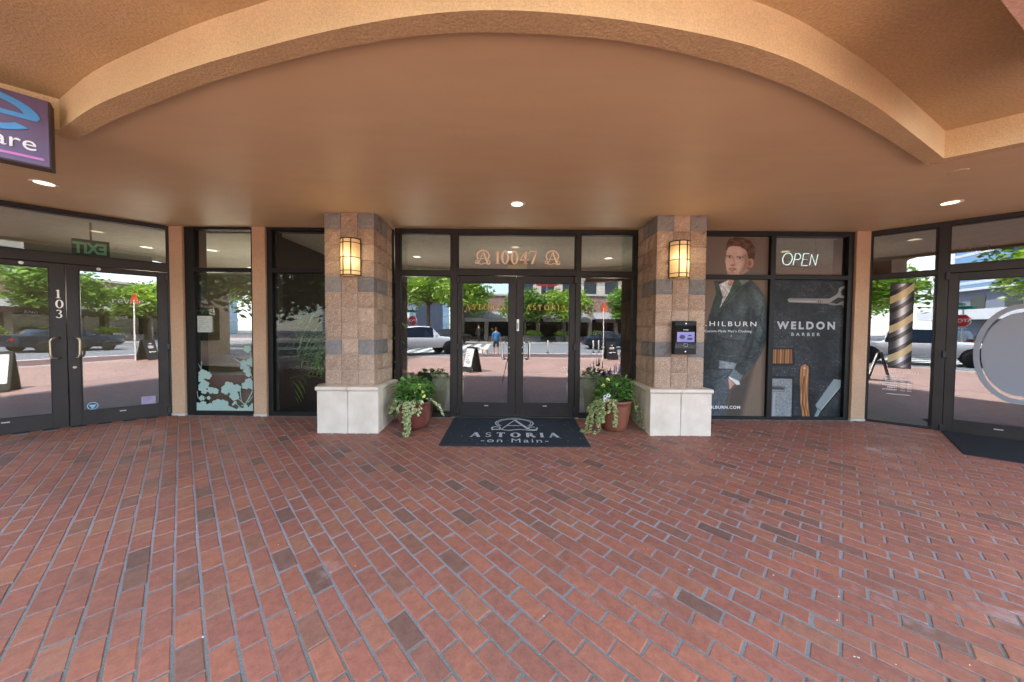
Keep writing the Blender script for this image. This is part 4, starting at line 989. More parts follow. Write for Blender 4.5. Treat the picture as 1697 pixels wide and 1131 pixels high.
# ------------------------------------------------------------------ right angled shop front
rw = thing('barber_entrance', 'dark bronze glass barber shop door with a barber pole sidelight', 'entrance', (CRX, FY, 0), -WA)
bars(rw, [(.0,.050,-.05,2.81),(.660,.752,-.05,2.81),(1.72,1.79,-.05,2.81),(.05,.66,2.750,2.81),(.752,1.72,2.755,2.81),(.05,.66,2.108,2.165),(.752,1.72,2.118,2.220),(.05,.66,-.05,.015)])
for x0, x1, z0, z1 in ((.05,.66,.015,2.108),(.05,.66,2.165,2.75),(.752,1.72,2.220,2.755)):
    q = pane(rw, x0, x1, z0, z1); beads(rw, x0, x1, z0, z1)
    if z0 < 1:
        pn = q
    if x0 > .7: roman_letters(q, 'letter_faint', '101', .80, 2.33, .12, .30, .0515, .0525, .2, .14, 'numeral')
d = bars(rw, [(.757,.838,-.02,2.112),(1.64,1.715,-.02,2.112),(.838,1.64,2.018,2.112),(.838,1.64,-.02,.155)], 'door', 'bronze_frame', .012, .06)
pane(d, .838, 1.64, .155, 2.018, .034); beads(d, .838, 1.64, .155, 2.018, .018, .055, .010)
for z in (2.08, 1.03, .03): hinge(d, .745, z)
pull(d, 1.66, 1.03, .27, -1)
mb = MB(); mb.box(1.16, 1.23, .008, .0125, .095, .108); mb.build('name_tag', 'steel', d)
m = NT('frosted_film'); df = m.n('ShaderNodeBsdfDiffuse'); df.inputs['Color'].default_value = lin(168, 174, 180); tl_ = m.n('ShaderNodeBsdfTranslucent'); tl_.inputs['Color'].default_value = lin(168, 174, 180)
mx = m.n('ShaderNodeMixShader'); mx.inputs[0].default_value = .3; m.l(df.outputs[0], mx.inputs[1]); m.l(tl_.outputs[0], mx.inputs[2]); m.l(mx.outputs[0], m.o.inputs['Surface']); M['frosted_film'] = m.m
mb = MB(); ov = [(1.345+.303*math.cos(R(a)), 1.06+.52*math.sin(R(a))) for a in range(0, 360, 8)]; ov = [(min(x, 1.636), z) for x, z in ov]; mb.xprism(ov, .0285, .0325); mb.build('frosted_oval', 'frosted_film', d)
mb = MB(); mb.ring(1.345, 1.06, .365, .62, .050, .0285, .0325, 0, 40, 36, 324, .058); mb.build('frosted_ring', 'frosted_film', d)
# barber pole print on the sidelight
cv = Canvas(0, 100, 0, 600, 2.4, (120, 120, 120))
xx = (cv.X-50)/50; sh = np.clip(.34+.72*np.exp(-((xx-.12)/.42)**2)-.12*np.abs(xx), .2, 1.2); ph = (cv.Y*1.0+cv.X*.92-10*(1-xx*xx))/208+.55
bnd = np.mod(ph, 1.0); colr = np.zeros(cv.a.shape); gold = (bnd < .25); dk = ((bnd > .42) & (bnd < .58)) | ((bnd > .84)); 
colr[:] = (226, 228, 232); colr[dk] = (132, 128, 128); colr[gold] = (222, 204, 158)
k_ = np.where(gold, .72+.28*sh, sh)[..., None]; cv.a = np.clip(colr*k_, 0, 255); cv.a[(cv.Y < 7) | (cv.Y > 591)] = (70, 62, 58)
BPX = lambda x: .247+x/100*.222; BPZ = lambda y: 2.03-y/600*1.225
bp = cv.build('barber_pole_print', rw, BPX, BPZ, .0435, 1.15)
text('opening_hours', 'SHOP HOURS', .036, 'letter_white', pn, .265, .735, .0435, .0004, 'LEFT', 0, 1.35)
text('opening_hours', 'SUNDAY\nMONDAY\nTUESDAY\nWEDNESDAY\nTHURSDAY\nFRIDAY\nSATURDAY', .026, 'letter_white', pn, .345, .68, .0435, .0004, 'RIGHT', .0006, 1.1, lead=1.25)
text('opening_hours', 'Closed\nClosed\n10am - 6pm\n10am - 6pm\n10am - 6pm\n10am - 6pm\n10am - 5pm', .022, 'letter_white', pn, .375, .68, .0435, .0004, 'LEFT', 0, 1.0, lead=1.48)
mb = MB(); mb.box(.245, .47, .042, .0440, .428, .434); mb.build('rule', 'letter_white', pn)

# ------------------------------------------------------------------ intercom
ic = thing('intercom_panel', 'black wall intercom with a glowing violet screen, mounted below a lantern', 'intercom', (2.207, 4.27, 1.018))
mb = MB(); mb.bbox(-.135, .145, -.055, .03, 0, .425, .006); mb.build('housing', 'black_frame', ic)
simple('black_gloss', (14, 14, 16), 0.06); mb = MB(); mb.box(-.128, .138, -.059, -.0552, .078, .368); mb.build('front_glass', 'black_gloss', ic)
def mat_screen():
    m = NT('intercom_screen'); e = m.n('ShaderNodeEmission', Strength=.085)
    tcn = m.n('ShaderNodeTexCoord'); n = m.noise(tcn.outputs['Object'], 8, 3)
    m.l(m.ramp(n, [(.3, (.36, .36, .86, 1)), (.7, (.52, .46, .90, 1))]), e.inputs['Color']); m.l(e.outputs[0], m.o.inputs['Surface']); M['intercom_screen'] = m.m
mat_screen()
mb = MB(); mb.box(-.105, .115, -.062, -.0595, .158, .285); sc_ = mb.build('screen', 'intercom_screen', ic)
simple('screen_ink', (50, 46, 84), 0.5)
mb = MB(); mb.disc(-.040, .222, .038, .026, -.0626); mb.box(-.075, -.010, -.0640, -.0632, .205, .214); mb.disc(-.045, .236, .02, .014, -.0630)
mb.box(.035, .075, -.0636, -.0628, .232, .250); mb.box(.022, .088, -.0636, -.0628, .185, .212); mb.build('icons', 'screen_ink', sc_)
mb = MB(); mb.box(-.027, .037, -.0605, -.0595, .306, .318); mb.ring(.005, .118, .03, .022, .004, -.0610, -.0595); mb.build('marks', 'letter_grey', ic)
for z in (.392, .034):
    mb = MB(); mb.lathe([(.010, 0), (.010, .003), (.001, .005)], 10); mb.build('screw', 'steel', ic, loc=(.005, -.056, z), rot=(R(90), 0, 0))

# ------------------------------------------------------------------ door mats
simple('mat_rubber', (34, 40, 46), 0.9, var=0.3, scale=80, bstr=0.5)
simple('mat_pile', (28, 37, 46), 0.95, var=0.25, scale=180, bstr=0.6)
mt_ = thing('door_mat', 'dark entrance mat lettered ASTORIA on Main in front of the glass doors', 'mat', (.042, 3.84, zg(.04, 3.84)+.006))
mt_.rotation_euler = (math.atan(.055), 0, 0)
MW, MD = .895, 1.055
mb = MB(); mb.bbox(-MW, MW, 0, MD, -.002, .006, .003); mb.build('border', 'mat_rubber', mt_)
mb = MB(); mb.box(-MW+.028, MW-.028, .028, MD-.022, .0062, .0100)
mb.build('pile', 'mat_pile', mt_)
mb = MB(); 
for k in range(118):
    x = -MW+.035+k*(2*MW-.07)/117; mb.box(x-.0026, x+.0026, .03, MD-.025, .0102, .0116)
mb.build('ribs', 'mat_pile', mt_)
sp_rng = random.Random(8); mb = MB()
for k in range(60):
    x, y_, q = sp_rng.uniform(-.86, .86), sp_rng.uniform(.03, 1.0), sp_rng.uniform(.0012, .003); mb.box(x-q, x+q, y_-q, y_+q, .0118, .0135)
q = mb.build('crumbs', 'petal', mt_); q['kind'] = 'stuff'
fl = Matrix(((1,0,0,0),(0,0,1,0),(0,1,0,0),(0,0,0,1)))
roman_letters(mt_, 'letter_grey', 'ASTORIA', -.562, .265, .150, 1.125, 0, .001, .24, .10, 'letter', .0125)
mb = MB(); emblem(mb, 0.0, .735, .62, .52, 0, .001, .018); mb.v = [(x, z, .0145-y) for x, y, z in mb.v]; mb.build('emblem', 'letter_grey', mt_)
text('lettering', '-on Main-', .17, 'letter_grey', mt_, .0, .075, 0, .0004, 'CENTER', 0, 1.25, flat=True).location = (0, .095, .0128)
m2 = thing('door_mat', 'ribbed black mat running out from the barber shop door', 'mat', (CRX, FY, 0), -WA)
m2.location.z = -.0
mb = MB()
def wz(x, y): # local wing coordinates -> height of the paving
    q = Matrix.Rotation(-WA, 3, 'Z') @ Vector((x, y, 0)); return zg(CRX+q.x, FY+q.y)
def slab(mb, x0, x1, y0, y1, h0, h1):
    v = [(x0,y0),(x1,y0),(x1,y1),(x0,y1)]; mb.add([(x, y, wz(x, y)+h0) for x, y in v]+[(x, y, wz(x, y)+h1) for x, y in v], [(0,3,2,1),(4,5,6,7),(0,1,5,4),(1,2,6,5),(2,3,7,6),(3,0,4,7)])
slab(mb, .735, 2.2, -1.02, -.055, .002, .008); mb.build('base', 'mat_rubber', m2)
mb = MB()
for k in range(44): slab(mb, .745, 2.19, -1.01+k*.0217, -1.01+k*.0217+.010, .0082, .013)
mb.build('ribs', 'rubber', m2)

# ------------------------------------------------------------------ leaves
def mat_leaf(name):
    m = NT(name); a = m.n('ShaderNodeVertexColor', layer_name='Col')
    b = m.n('ShaderNodeBsdfPrincipled'); m.l(a.outputs[0], b.inputs['Base Color']); b.inputs['Roughness'].default_value = .45
    t = m.n('ShaderNodeBsdfTranslucent'); m.l(m.mix(a.outputs[0], (1.4, 1.5, .5, 1), .6, 'MULTIPLY'), t.inputs['Color'])
    mx = m.n('ShaderNodeMixShader'); mx.inputs[0].default_value = .28; m.l(b.outputs[0], mx.inputs[1]); m.l(t.outputs[0], mx.inputs[2]); m.l(mx.outputs[0], m.o.inputs['Surface']); M[name] = m.m
mat_leaf('leaf')
def leaf(mb, p, d, up, L_, W_, col, droop=.25, edge=None):
    """pointed blade with a midrib fold, starting at p, heading along d"""
    d = Vector(d).normalized(); up = Vector(up); u = (up-d*up.dot(d))
    if u.length < 1e-3: u = d.orthogonal()
    u.normalize(); s_ = d.cross(u); p = Vector(p); dr = Vector((0, 0, -1))
    pts = []
    for t, wv in ((0, .12), (.35, 1), (.7, .78), (1, 0)):
        c_ = p+d*(L_*t)+dr*(droop*L_*t*t); h = W_/2*wv
        pts.append((c_-s_*h+u*(.25*h), c_, c_+s_*h+u*(.25*h)))
    vs = [q for tri in pts[:-1] for q in tri]+[pts[-1][1]]
    for a in (0, 3):
        mb.add([vs[a], vs[a+1], vs[a+4], vs[a+3]], [(0,1,2,3)], 0, edge or col); mb.add([vs[a+1], vs[a+2], vs[a+5], vs[a+4]], [(0,1,2,3)], 0, col)
    mb.add([vs[6], vs[7], vs[9]], [(0,1,2)], 0, edge or col); mb.add([vs[7], vs[8], vs[9]], [(0,1,2)], 0, col)
def gcol(r_, a, b, j=.2):
    t = r_.random(); k = 1+r_.uniform(-j, j); return tuple((x*(1-t)+y*t)*k for x, y in zip(lin(*a)[:3], lin(*b)[:3]))
def mat_pot(name, a, b, rough):
    m = NT(name); p = m.pos(True); n = m.noise(p, 4, 5); n2 = m.noise(p, 30, 4); st = m.noise(p, 6, 4, stretch=(1, 1, .25))
    col = m.ramp(n, [(.3, lin(*a)), (.7, lin(*b))]); col = m.mix(col, lin(190, 170, 150), m.math('MULTIPLY', m.ramp(st, [(.6, (0, 0, 0, 1)), (.8, (1, 1, 1, 1))]), .25))
    m.bsdf(col, rough, 0, n2, .12, .003); M[name] = m.m
mat_pot('pot_maroon', (92, 50, 44), (116, 66, 56), .28); mat_pot('pot_terracotta', (116, 68, 50), (136, 84, 64), .4); mat_pot('pot_beige', (206, 190, 150), (222, 208, 174), .6)
simple('soil', (52, 40, 32), 0.95, var=0.3, scale=40, bstr=0.6)
simple('pansy_white', (236, 232, 236), 0.7); simple('pansy_violet', (60, 36, 86), 0.7); simple('salvia', (78, 66, 120), 0.7); simple('bloom_yellow', (230, 220, 120), 0.7)
def flower_pot(x, y, label, prof, pot, seed, tall, hang, pans):
    r_ = random.Random(seed); z = zg(x, y)
    t = thing('flower_pot', label, 'flower pot', (x, y, z+.004), 0, 'planted pots beside the doors')
    mb = MB(); mb.lathe(prof, 36, jit=.004); mb.build('pot', pot, t, True)
    ri, zt = prof[-3][0], prof[-3][1]
    mb = MB(); mb.lathe([(.001, zt-.05), (prof[-1][0]-.002, zt-.05), (prof[-1][0]-.002, zt-.035), (.001, zt-.028)], 24); mb.build('soil', 'soil', t)
    fol = MB(); zt -= .02
    for i in range(460):
        a = r_.uniform(0, 6.28); q = math.sqrt(r_.random())*.215; h = r_.uniform(.0, tall)*(1-q*1.9)+.02
        p = Vector((q*math.cos(a)*1.15, q*math.sin(a), zt+h)); el_ = r_.uniform(-.1, 1.0)
        d = Vector((math.cos(a+r_.gauss(0, .7))*math.cos(el_), math.sin(a+r_.gauss(0, .7))*math.cos(el_), math.sin(el_)))
        leaf(fol, p, d, (0, 0, 1), r_.uniform(.055, .115), r_.uniform(.03, .06), gcol(r_, (52, 106, 40), (126, 176, 86), .3), r_.uniform(.1, .5))
    fol.build('foliage', 'leaf', t, attr=True)
    stm = MB()
    for i in range(16):
        a = r_.uniform(0, 6.28); stm.tube([(0.06*math.cos(a), .06*math.sin(a), zt-.03), (.12*math.cos(a), .12*math.sin(a), zt+tall*.7)], .004, 5)
    stm.build('stems', simple('stem_green', (70, 96, 50), .6) if 'stem_green' not in M else 'stem_green', t)
    iv = MB(); vn = MB()
    for (a, ln, out_) in hang:
        p = Vector((ri*.75*math.cos(a), ri*.75*math.sin(a), zt+.03)); pts = [p.copy()]
        R_ = ri*1.0
        ctrl = [(ri*1.03, .045), (ri*1.16+out_*.3, -.03), (ri*1.16+out_*.7, -.35*ln), (ri*1.14+out_, -ln)]
        for rr, zz in ctrl: pts.append(Vector((rr*math.cos(a+r_.gauss(0, .05)), rr*math.sin(a+r_.gauss(0, .05)), max(.012, zt+zz))))
        if zt-ln < .03:   # the vine runs on along the ground
            e = pts[-1]; pts.append(e+Vector((.11*math.cos(a), .11*math.sin(a), 0)))
        vn.tube(pts, .0022, 5)
        for sgi in range(len(pts)-1):
            A, B = pts[sgi], pts[sgi+1]; n = max(3, int((B-A).length/.011))
            for k in range(n):
                q = A.lerp(B, (k+r_.random())/n); b = r_.uniform(0, 6.28)
                d = Vector((math.cos(a)*.8+math.cos(b)*.7, math.sin(a)*.8+math.sin(b)*.7, r_.uniform(-.6, .3)))
                L_ = r_.uniform(.028, .052); leaf(iv, q, d, (math.cos(a), math.sin(a), .6), L_, L_*.9, gcol(r_, (108, 132, 74), (160, 172, 112)), .2, gcol(r_, (170, 184, 130), (222, 220, 186), .15))
    iv.build('ivy_leaves', 'leaf', t, attr=True); vn.build('ivy_vines', 'stem_green', t)
    for (px, py, pz, kind) in pans:
        fl_ = MB(); n = Vector((px*.4, -1, .35)).normalized(); s_ = n.cross(Vector((0, 0, 1))).normalized(); u = s_.cross(n)
        c_ = Vector((px, py, pz))
        if kind == 'salvia':
            for k in range(16): fl_.lathe([(.001, pz+k*.007-.008), (.011*(1-k/19), pz+k*.007), (.001, pz+k*.007+.008)], 7, px+.003*math.cos(k*2.4), py+.003*math.sin(k*2.4))
            fl_.build('flower_spike', 'salvia', t)
        else:
            for k in range(5):
                a = R(90+72*k); q = c_+(s_*math.cos(a)+u*math.sin(a))*.013; ring_ = [q+(s_*math.cos(R(45*j))+u*math.sin(R(45*j)))*.014+n*(.0006*k) for j in range(8)]; fl_.add(ring_, [tuple(range(8))], 0)
            ring_ = [c_+(s_*math.cos(R(45*j))+u*math.sin(R(45*j)))*.011+n*.005 for j in range(8)]; fl_.add(ring_, [tuple(range(8))], 1)
            fl_.build('bloom', ['pansy_white', 'pansy_violet'] if kind == 'pansy' else ['bloom_yellow', 'bloom_yellow'], t)
PA = [(.001, .0), (.15, .0), (.17, .01), (.205, .08), (.238, .20), (.250, .30), (.252, .345), (.262, .350), (.262, .368), (.236, .368), (.228, .33), (.20, .33)]
flower_pot(-1.325, 4.50, 'glazed maroon pot of greens and trailing ivy standing beside the lettered mat', PA, 'pot_maroon', 4, .36,
  [(R(a), l_, o) for a, l_, o in ((-95,.36,.02),(-88,.34,.03),(-102,.30,.0),(-150,.12,.02),(-170,.20,.01),(-130,.07,.03),(-115,.08,.04),(-60,.12,.06),(-20,.16,.16),(-10,.10,.10),(-75,.10,.02),(175,.24,.02),(-160,.10,.05),(-140,.12,.02))],
  [(.05,-.12,.50,'yellow'),(.10,-.10,.58,'yellow'),(.14,-.12,.50,'yellow'),(.16,-.14,.45,'yellow')])
PB = [(.001, .0), (.155, .0), (.165, .008), (.185, .10), (.205, .22), (.218, .32), (.222, .365), (.238, .37), (.240, .405), (.214, .405), (.206, .37), (.18, .37)]
flower_pot(1.405, 4.50, 'terracotta pot with trailing ivy, pansies and dark flower spikes by the door', PB, 'pot_terracotta', 9, .36,
  [(R(a), l_, o) for a, l_, o in ((-150,.38,.14),(-158,.39,.20),(-140,.36,.10),(-165,.30,.10),(-148,.22,.06),(-172,.14,.12),(-155,.30,.03),(-132,.26,.03),(-20,.38,.12),(-8,.34,.06),(2,.30,.03),(-30,.10,.02),(-120,.10,.02),(-105,.30,-.02))],
  [(-.17,-.16,.46,'pansy'),(-.13,-.17,.48,'pansy'),(-.17,-.17,.42,'pansy'),(-.18,-.10,.60,'yellow'),(-.12,-.10,.68,'yellow'),(.0,.02,.76,'salvia'),(.03,.04,.78,'salvia'),(.06,.0,.77,'salvia'),(-.05,.03,.72,'salvia'),(.09,.05,.73,'salvia'),(-.10,.0,.68,'salvia')])

# ------------------------------------------------------------------ purple hanging sign
simple('sign_purple', (98, 80, 112), 0.4, var=0.05); simple('sign_blue', (74, 146, 206), 0.4, var=0.04); simple('sign_pink', (196, 116, 188), 0.4, var=0.04); simple('sign_edge', (70, 54, 52), 0.5)
hs = thing('hanging_sign', 'purple box sign with a blue e and white lettering under the overhang', 'sign', (-3.245, 2.36, 2.405), R(45))
SW, SHT = 1.55, .465
mb = MB(); mb.bbox(-SW, 0, -.002, .10, 0, SHT, .004); mb.build('cabinet', 'sign_edge', hs)
mb = MB(); mb.box(-SW+.006, -.008, -.012, -.0025, .008, SHT-.006); mb.build('face', 'sign_purple', hs)
mb = MB(); mb.ring(-.30, .312, .26, .130, .062, -.020, -.0125, 0, 36, 0, 325, .034); mb.box(-.54, -.05, -.0195, -.0125, .296, .326); mb.build('letter', 'sign_blue', hs)
text('lettering', 'care', .135, 'letter_white', hs, -.055, .095, -.016, .004, 'RIGHT', 0)
text('lettering', 'skin', .135, 'letter_white', hs, -.50, .095, -.016, .004, 'RIGHT', 0)
mb = MB(); mb.box(-1.45, -.03, -.017, -.0125, .042, .058); mb.build('underline', 'sign_pink', hs)
for x in (-.03, -1.4):
    mb = MB(); mb.box(x-.03, x+.0, .10, .30, SHT-.09, SHT-.06); mb.build('bracket', 'dark_plastic', hs)

# ------------------------------------------------------------------ rooms behind the glass
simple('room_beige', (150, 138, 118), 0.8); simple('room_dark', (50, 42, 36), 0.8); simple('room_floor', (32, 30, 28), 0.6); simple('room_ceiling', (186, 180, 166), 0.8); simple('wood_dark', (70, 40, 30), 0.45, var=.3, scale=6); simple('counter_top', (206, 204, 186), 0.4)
def room(name, poly, mt, op, zc=2.76):
    mb = MB(); n = len(poly)
    mb.v = [(x, y, .0) for x, y in poly]+[(x, y, zc) for x, y in poly]
    mb.f = [tuple(range(n)), tuple(range(2*n-1, n-1, -1))]+[(i, (i+1) % n, n+(i+1) % n, n+i) for i in range(n) if i not in op]
    mb.m = [1, 2]+[0]*(n-len(op)); mb.c = [None]*len(mb.f)
    return tag(mb.build(name, [mt, 'room_floor', 'room_ceiling']), kind='structure')
W45 = 3.0
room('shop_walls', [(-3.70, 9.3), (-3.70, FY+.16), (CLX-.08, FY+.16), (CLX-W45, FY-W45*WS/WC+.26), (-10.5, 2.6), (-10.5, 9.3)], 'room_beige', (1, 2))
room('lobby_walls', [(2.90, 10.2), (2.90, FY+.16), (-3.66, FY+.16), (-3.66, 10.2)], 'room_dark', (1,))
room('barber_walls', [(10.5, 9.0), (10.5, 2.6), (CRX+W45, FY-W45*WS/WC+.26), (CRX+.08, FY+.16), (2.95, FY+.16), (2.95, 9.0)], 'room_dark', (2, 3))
# infill of the shop front behind the pillars so daylight does not leak in
mb = MB(); mb.box(1.90, 2.51, FY+.02, FY+.13, -.02, 2.81); mb.build('infill_panel', 'black_frame', bld)
for k, (x, y, lb) in enumerate(((-5.6,6.2,'round ceiling light inside the corner shop, nearest the transom'),(-6.6,6.0,'round ceiling light inside the corner shop, left of the exit sign'),(-4.6,7.4,'round ceiling light deep inside the corner shop behind the blossom window'),(-6.2,7.9,'round ceiling light at the back of the corner shop'),(-4.35,6.2,'round ceiling light just behind the blossom window'))):
    downlight(x, y, 2.758, lb, .10, 'lamp_soft', 2.6, 'ceiling lights inside the corner shop')
for x, y, lb in ((4.4,6.6,'small ceiling spot deep in the barber shop behind the OPEN sign'),(6.2,6.0,'round ceiling light inside the barber shop')): downlight(x, y, 2.758, lb, .07, 'lamp_soft', 1.0, 'ceiling lights inside the barber shop')
for x, y, lb in ((-.05,6.15,'round ceiling light in the lobby behind the house number'),(-1.9,6.6,'round lobby ceiling light behind the maroon flower pot'),(1.9,6.6,'round lobby ceiling light behind the terracotta flower pot')): downlight(x, y, 2.758, lb, .09, 'lamp_soft', 2.4, 'ceiling lights inside the lobby')
# exit sign seen from behind through the transom
simple('exit_green', (150, 220, 180), 0.5); simple('exit_box', (70, 84, 74), 0.5)
ex = thing('exit_sign', 'green mirrored EXIT sign behind the transom of the corner shop doors', 'exit sign', (CLX, FY, 0), WA)
mb = MB(); mb.box(-.975, -.645, .34, .37, 2.30, 2.52); mb.build('panel', 'exit_box', ex)
o = text('lettering', 'EXIT', .20, 'exit_green', ex, -.665, 2.335, .335, .003, 'LEFT', .008); o.scale.x = -.72; 
mb = MB(); mb.box(-.82, -.80, .35, .36, 2.52, 2.76); mb.build('stem', 'exit_box', ex)
# exit light box in the lobby
simple('box_beige', (170, 152, 116), 0.6)
bx = thing('lobby_light_box', 'beige square light box hanging in the lobby behind the house number', 'light box', (.09, 6.9, 2.25))
mb = MB(); mb.bbox(-.21, .21, -.05, .05, .14, .42, .01); mb.build('box', 'box_beige', bx); mb = MB(); mb.box(-.10, .10, -.04, .04, .42, .51); mb.build('mount', 'box_beige', bx)
mb = MB(); mb.disc(0, .275, .10, .032, -.0515, 0, 20); mb.build('lens', 'lamp_soft', bx)
# counter and shelf in the corner shop
ct = thing('reception_counter', 'dark wood reception counter with a pale top behind the blossom window', 'counter', (-4.15, 6.0, 0))
mb = MB(); mb.box(-.30, .44, 0, .55, 0, .96); mb.build('body', 'wood_dark', ct); mb = MB(); mb.bbox(-.36, .44, -.05, .6, .962, 1.02, .006); mb.build('top', 'counter_top', ct)
cs = thing('wall_shelves', 'pale display shelves on dark wood behind the blossom window', 'shelves', (-3.95, 7.4, 0))
mb = MB(); mb.box(-1.1, .24, .5, .58, 1.2, 2.5); mb.build('back_panel', 'wood_dark', cs)
for z in (1.36, 1.85): mb = MB(); mb.bbox(-.35, .24, .0, .49, z, z+.09, .005); mb.build('shelf', 'counter_top', cs)
sv = thing('orchid_pot', 'small yellow-green plant in a blue pot on the upper shelf in the corner shop', 'plant', (-3.98, 7.6, 1.942))
mb = MB(); mb.lathe([(.05, 0), (.06, .14), (.05, .14)], 14); mb.build('pot', simple('pot_blue', (110, 160, 160), .4), sv, True)
mb = MB(); r_ = random.Random(2)
for k in range(14): leaf(mb, (0, 0, .13), (math.cos(k*2.4), math.sin(k*2.4), 1.2), (0, 0, 1), .22, .035, gcol(r_, (150, 150, 40), (190, 180, 70)), .3)
mb.build('leaves', 'leaf', sv, attr=True)
# palm behind the dark window
pm = thing('palm', 'potted palm with long arching fronds standing behind the dark window', 'palm', (-3.0, 5.46, 0))
mb = MB(); mb.lathe([(.14, 0), (.17, .18), (.19, .40), (.17, .40), (.16, .34), (.001, .34)], 22); mb.build('pot', 'pot_beige', pm, True)
fr_ = MB(); sm = MB(); r_ = random.Random(21)
for (az, ln, el0) in ((182,1.0,52),(176,1.25,68),(186,.95,60),(178,1.35,76),(195,.8,44),(170,1.2,70),(210,1.0,66),(150,1.3,78),(20,1.2,74),(350,1.0,60),(10,1.4,80),(120,1.2,74),(260,.8,70),(184,1.5,84),(30,.9,50),(174,.7,30)):
    p = Vector((0, 0, .40)); pts = [p.copy()]; el_ = R(el0+8); n = 12
    for k in range(n):
        el_ -= R(4.2+k*.75); p = p+Vector((math.cos(R(az))*math.cos(el_), math.sin(R(az))*math.cos(el_)*.35, math.sin(el_)))*(ln*1.25/n); pts.append(p.copy())
    sm.tube(pts, [.009*(1-.7*k/n) for k in range(n+1)], 5)
    for k in range(3, n+1):
        tg = (pts[k]-pts[k-1]).normalized(); sd = tg.cross(Vector((0, 0, 1))).normalized()
        for s_ in (-1, 1):
            leaf(fr_, pts[k]-tg*(.02 if s_ > 0 else 0), tg*.9+Vector((s_*.75, sd.y*s_*.4, .2)), (0, 0, 1), (.42-.16*abs(k-7)/6), .036, gcol(r_, (96, 156, 70), (166, 206, 116)), .45)
fr_.build('fronds', 'leaf', pm, attr=True); sm.build('stems', 'stem_green', pm)
bp_ = thing('wood_bench', 'low dark wood bench with a pale edge behind the dark window', 'bench', (-3.1, 6.6, 0))
mb = MB(); mb.box(-.5, 1.0, 0, .5, 0, .42); mb.build('base', 'wood_dark', bp_); mb = MB(); mb.bbox(-.52, 1.02, -.03, .52, .422, .46, .005); mb.build('seat', simple('bench_edge', (150, 96, 80), .5), bp_)
# ferns in big beige pots inside the lobby
def fern_pot(x, y, label, seed):
    t = thing('fern_pot', label, 'fern', (x, y, 0), 0, 'ferns in beige pots behind the sidelights'); r_ = random.Random(seed)
    mb = MB(); mb.lathe([(.001,.0),(.17,.0),(.19,.03),(.25,.22),(.265,.40),(.245,.54),(.245,.56),(.27,.57),(.27,.61),(.235,.61),(.22,.56),(.001,.55)], 30); mb.build('pot', 'pot_beige', t, True)
    f = MB()
    for k in range(46):
        az = r_.uniform(0, 6.28); ln = r_.uniform(.18, .38); el_ = r_.uniform(.3, 1.3); p = Vector((.08*math.cos(az), .08*math.sin(az), .58))
        for q in range(9):
            d = Vector((math.cos(az)*math.cos(el_), math.sin(az)*math.cos(el_), math.sin(el_))); el_ -= .24; n_ = p+d*(ln/7)
            sd = Vector((-math.sin(az), math.cos(az), 0)); cg = gcol(r_, (34, 72, 36), (70, 112, 56))
            for s_ in (-1, 1): leaf(f, p, d*.5+sd*s_, (0, 0, 1), .07*(1-q/12), .02, cg, .3)
            p = n_
    f.build('fronds', 'leaf', t, attr=True)
fern_pot(-1.05, 5.40, 'fern in a beige pot indoors, behind the maroon flower pot', 5)
fern_pot(1.17, 5.40, 'fern in a beige pot indoors, behind the terracotta flower pot', 6)

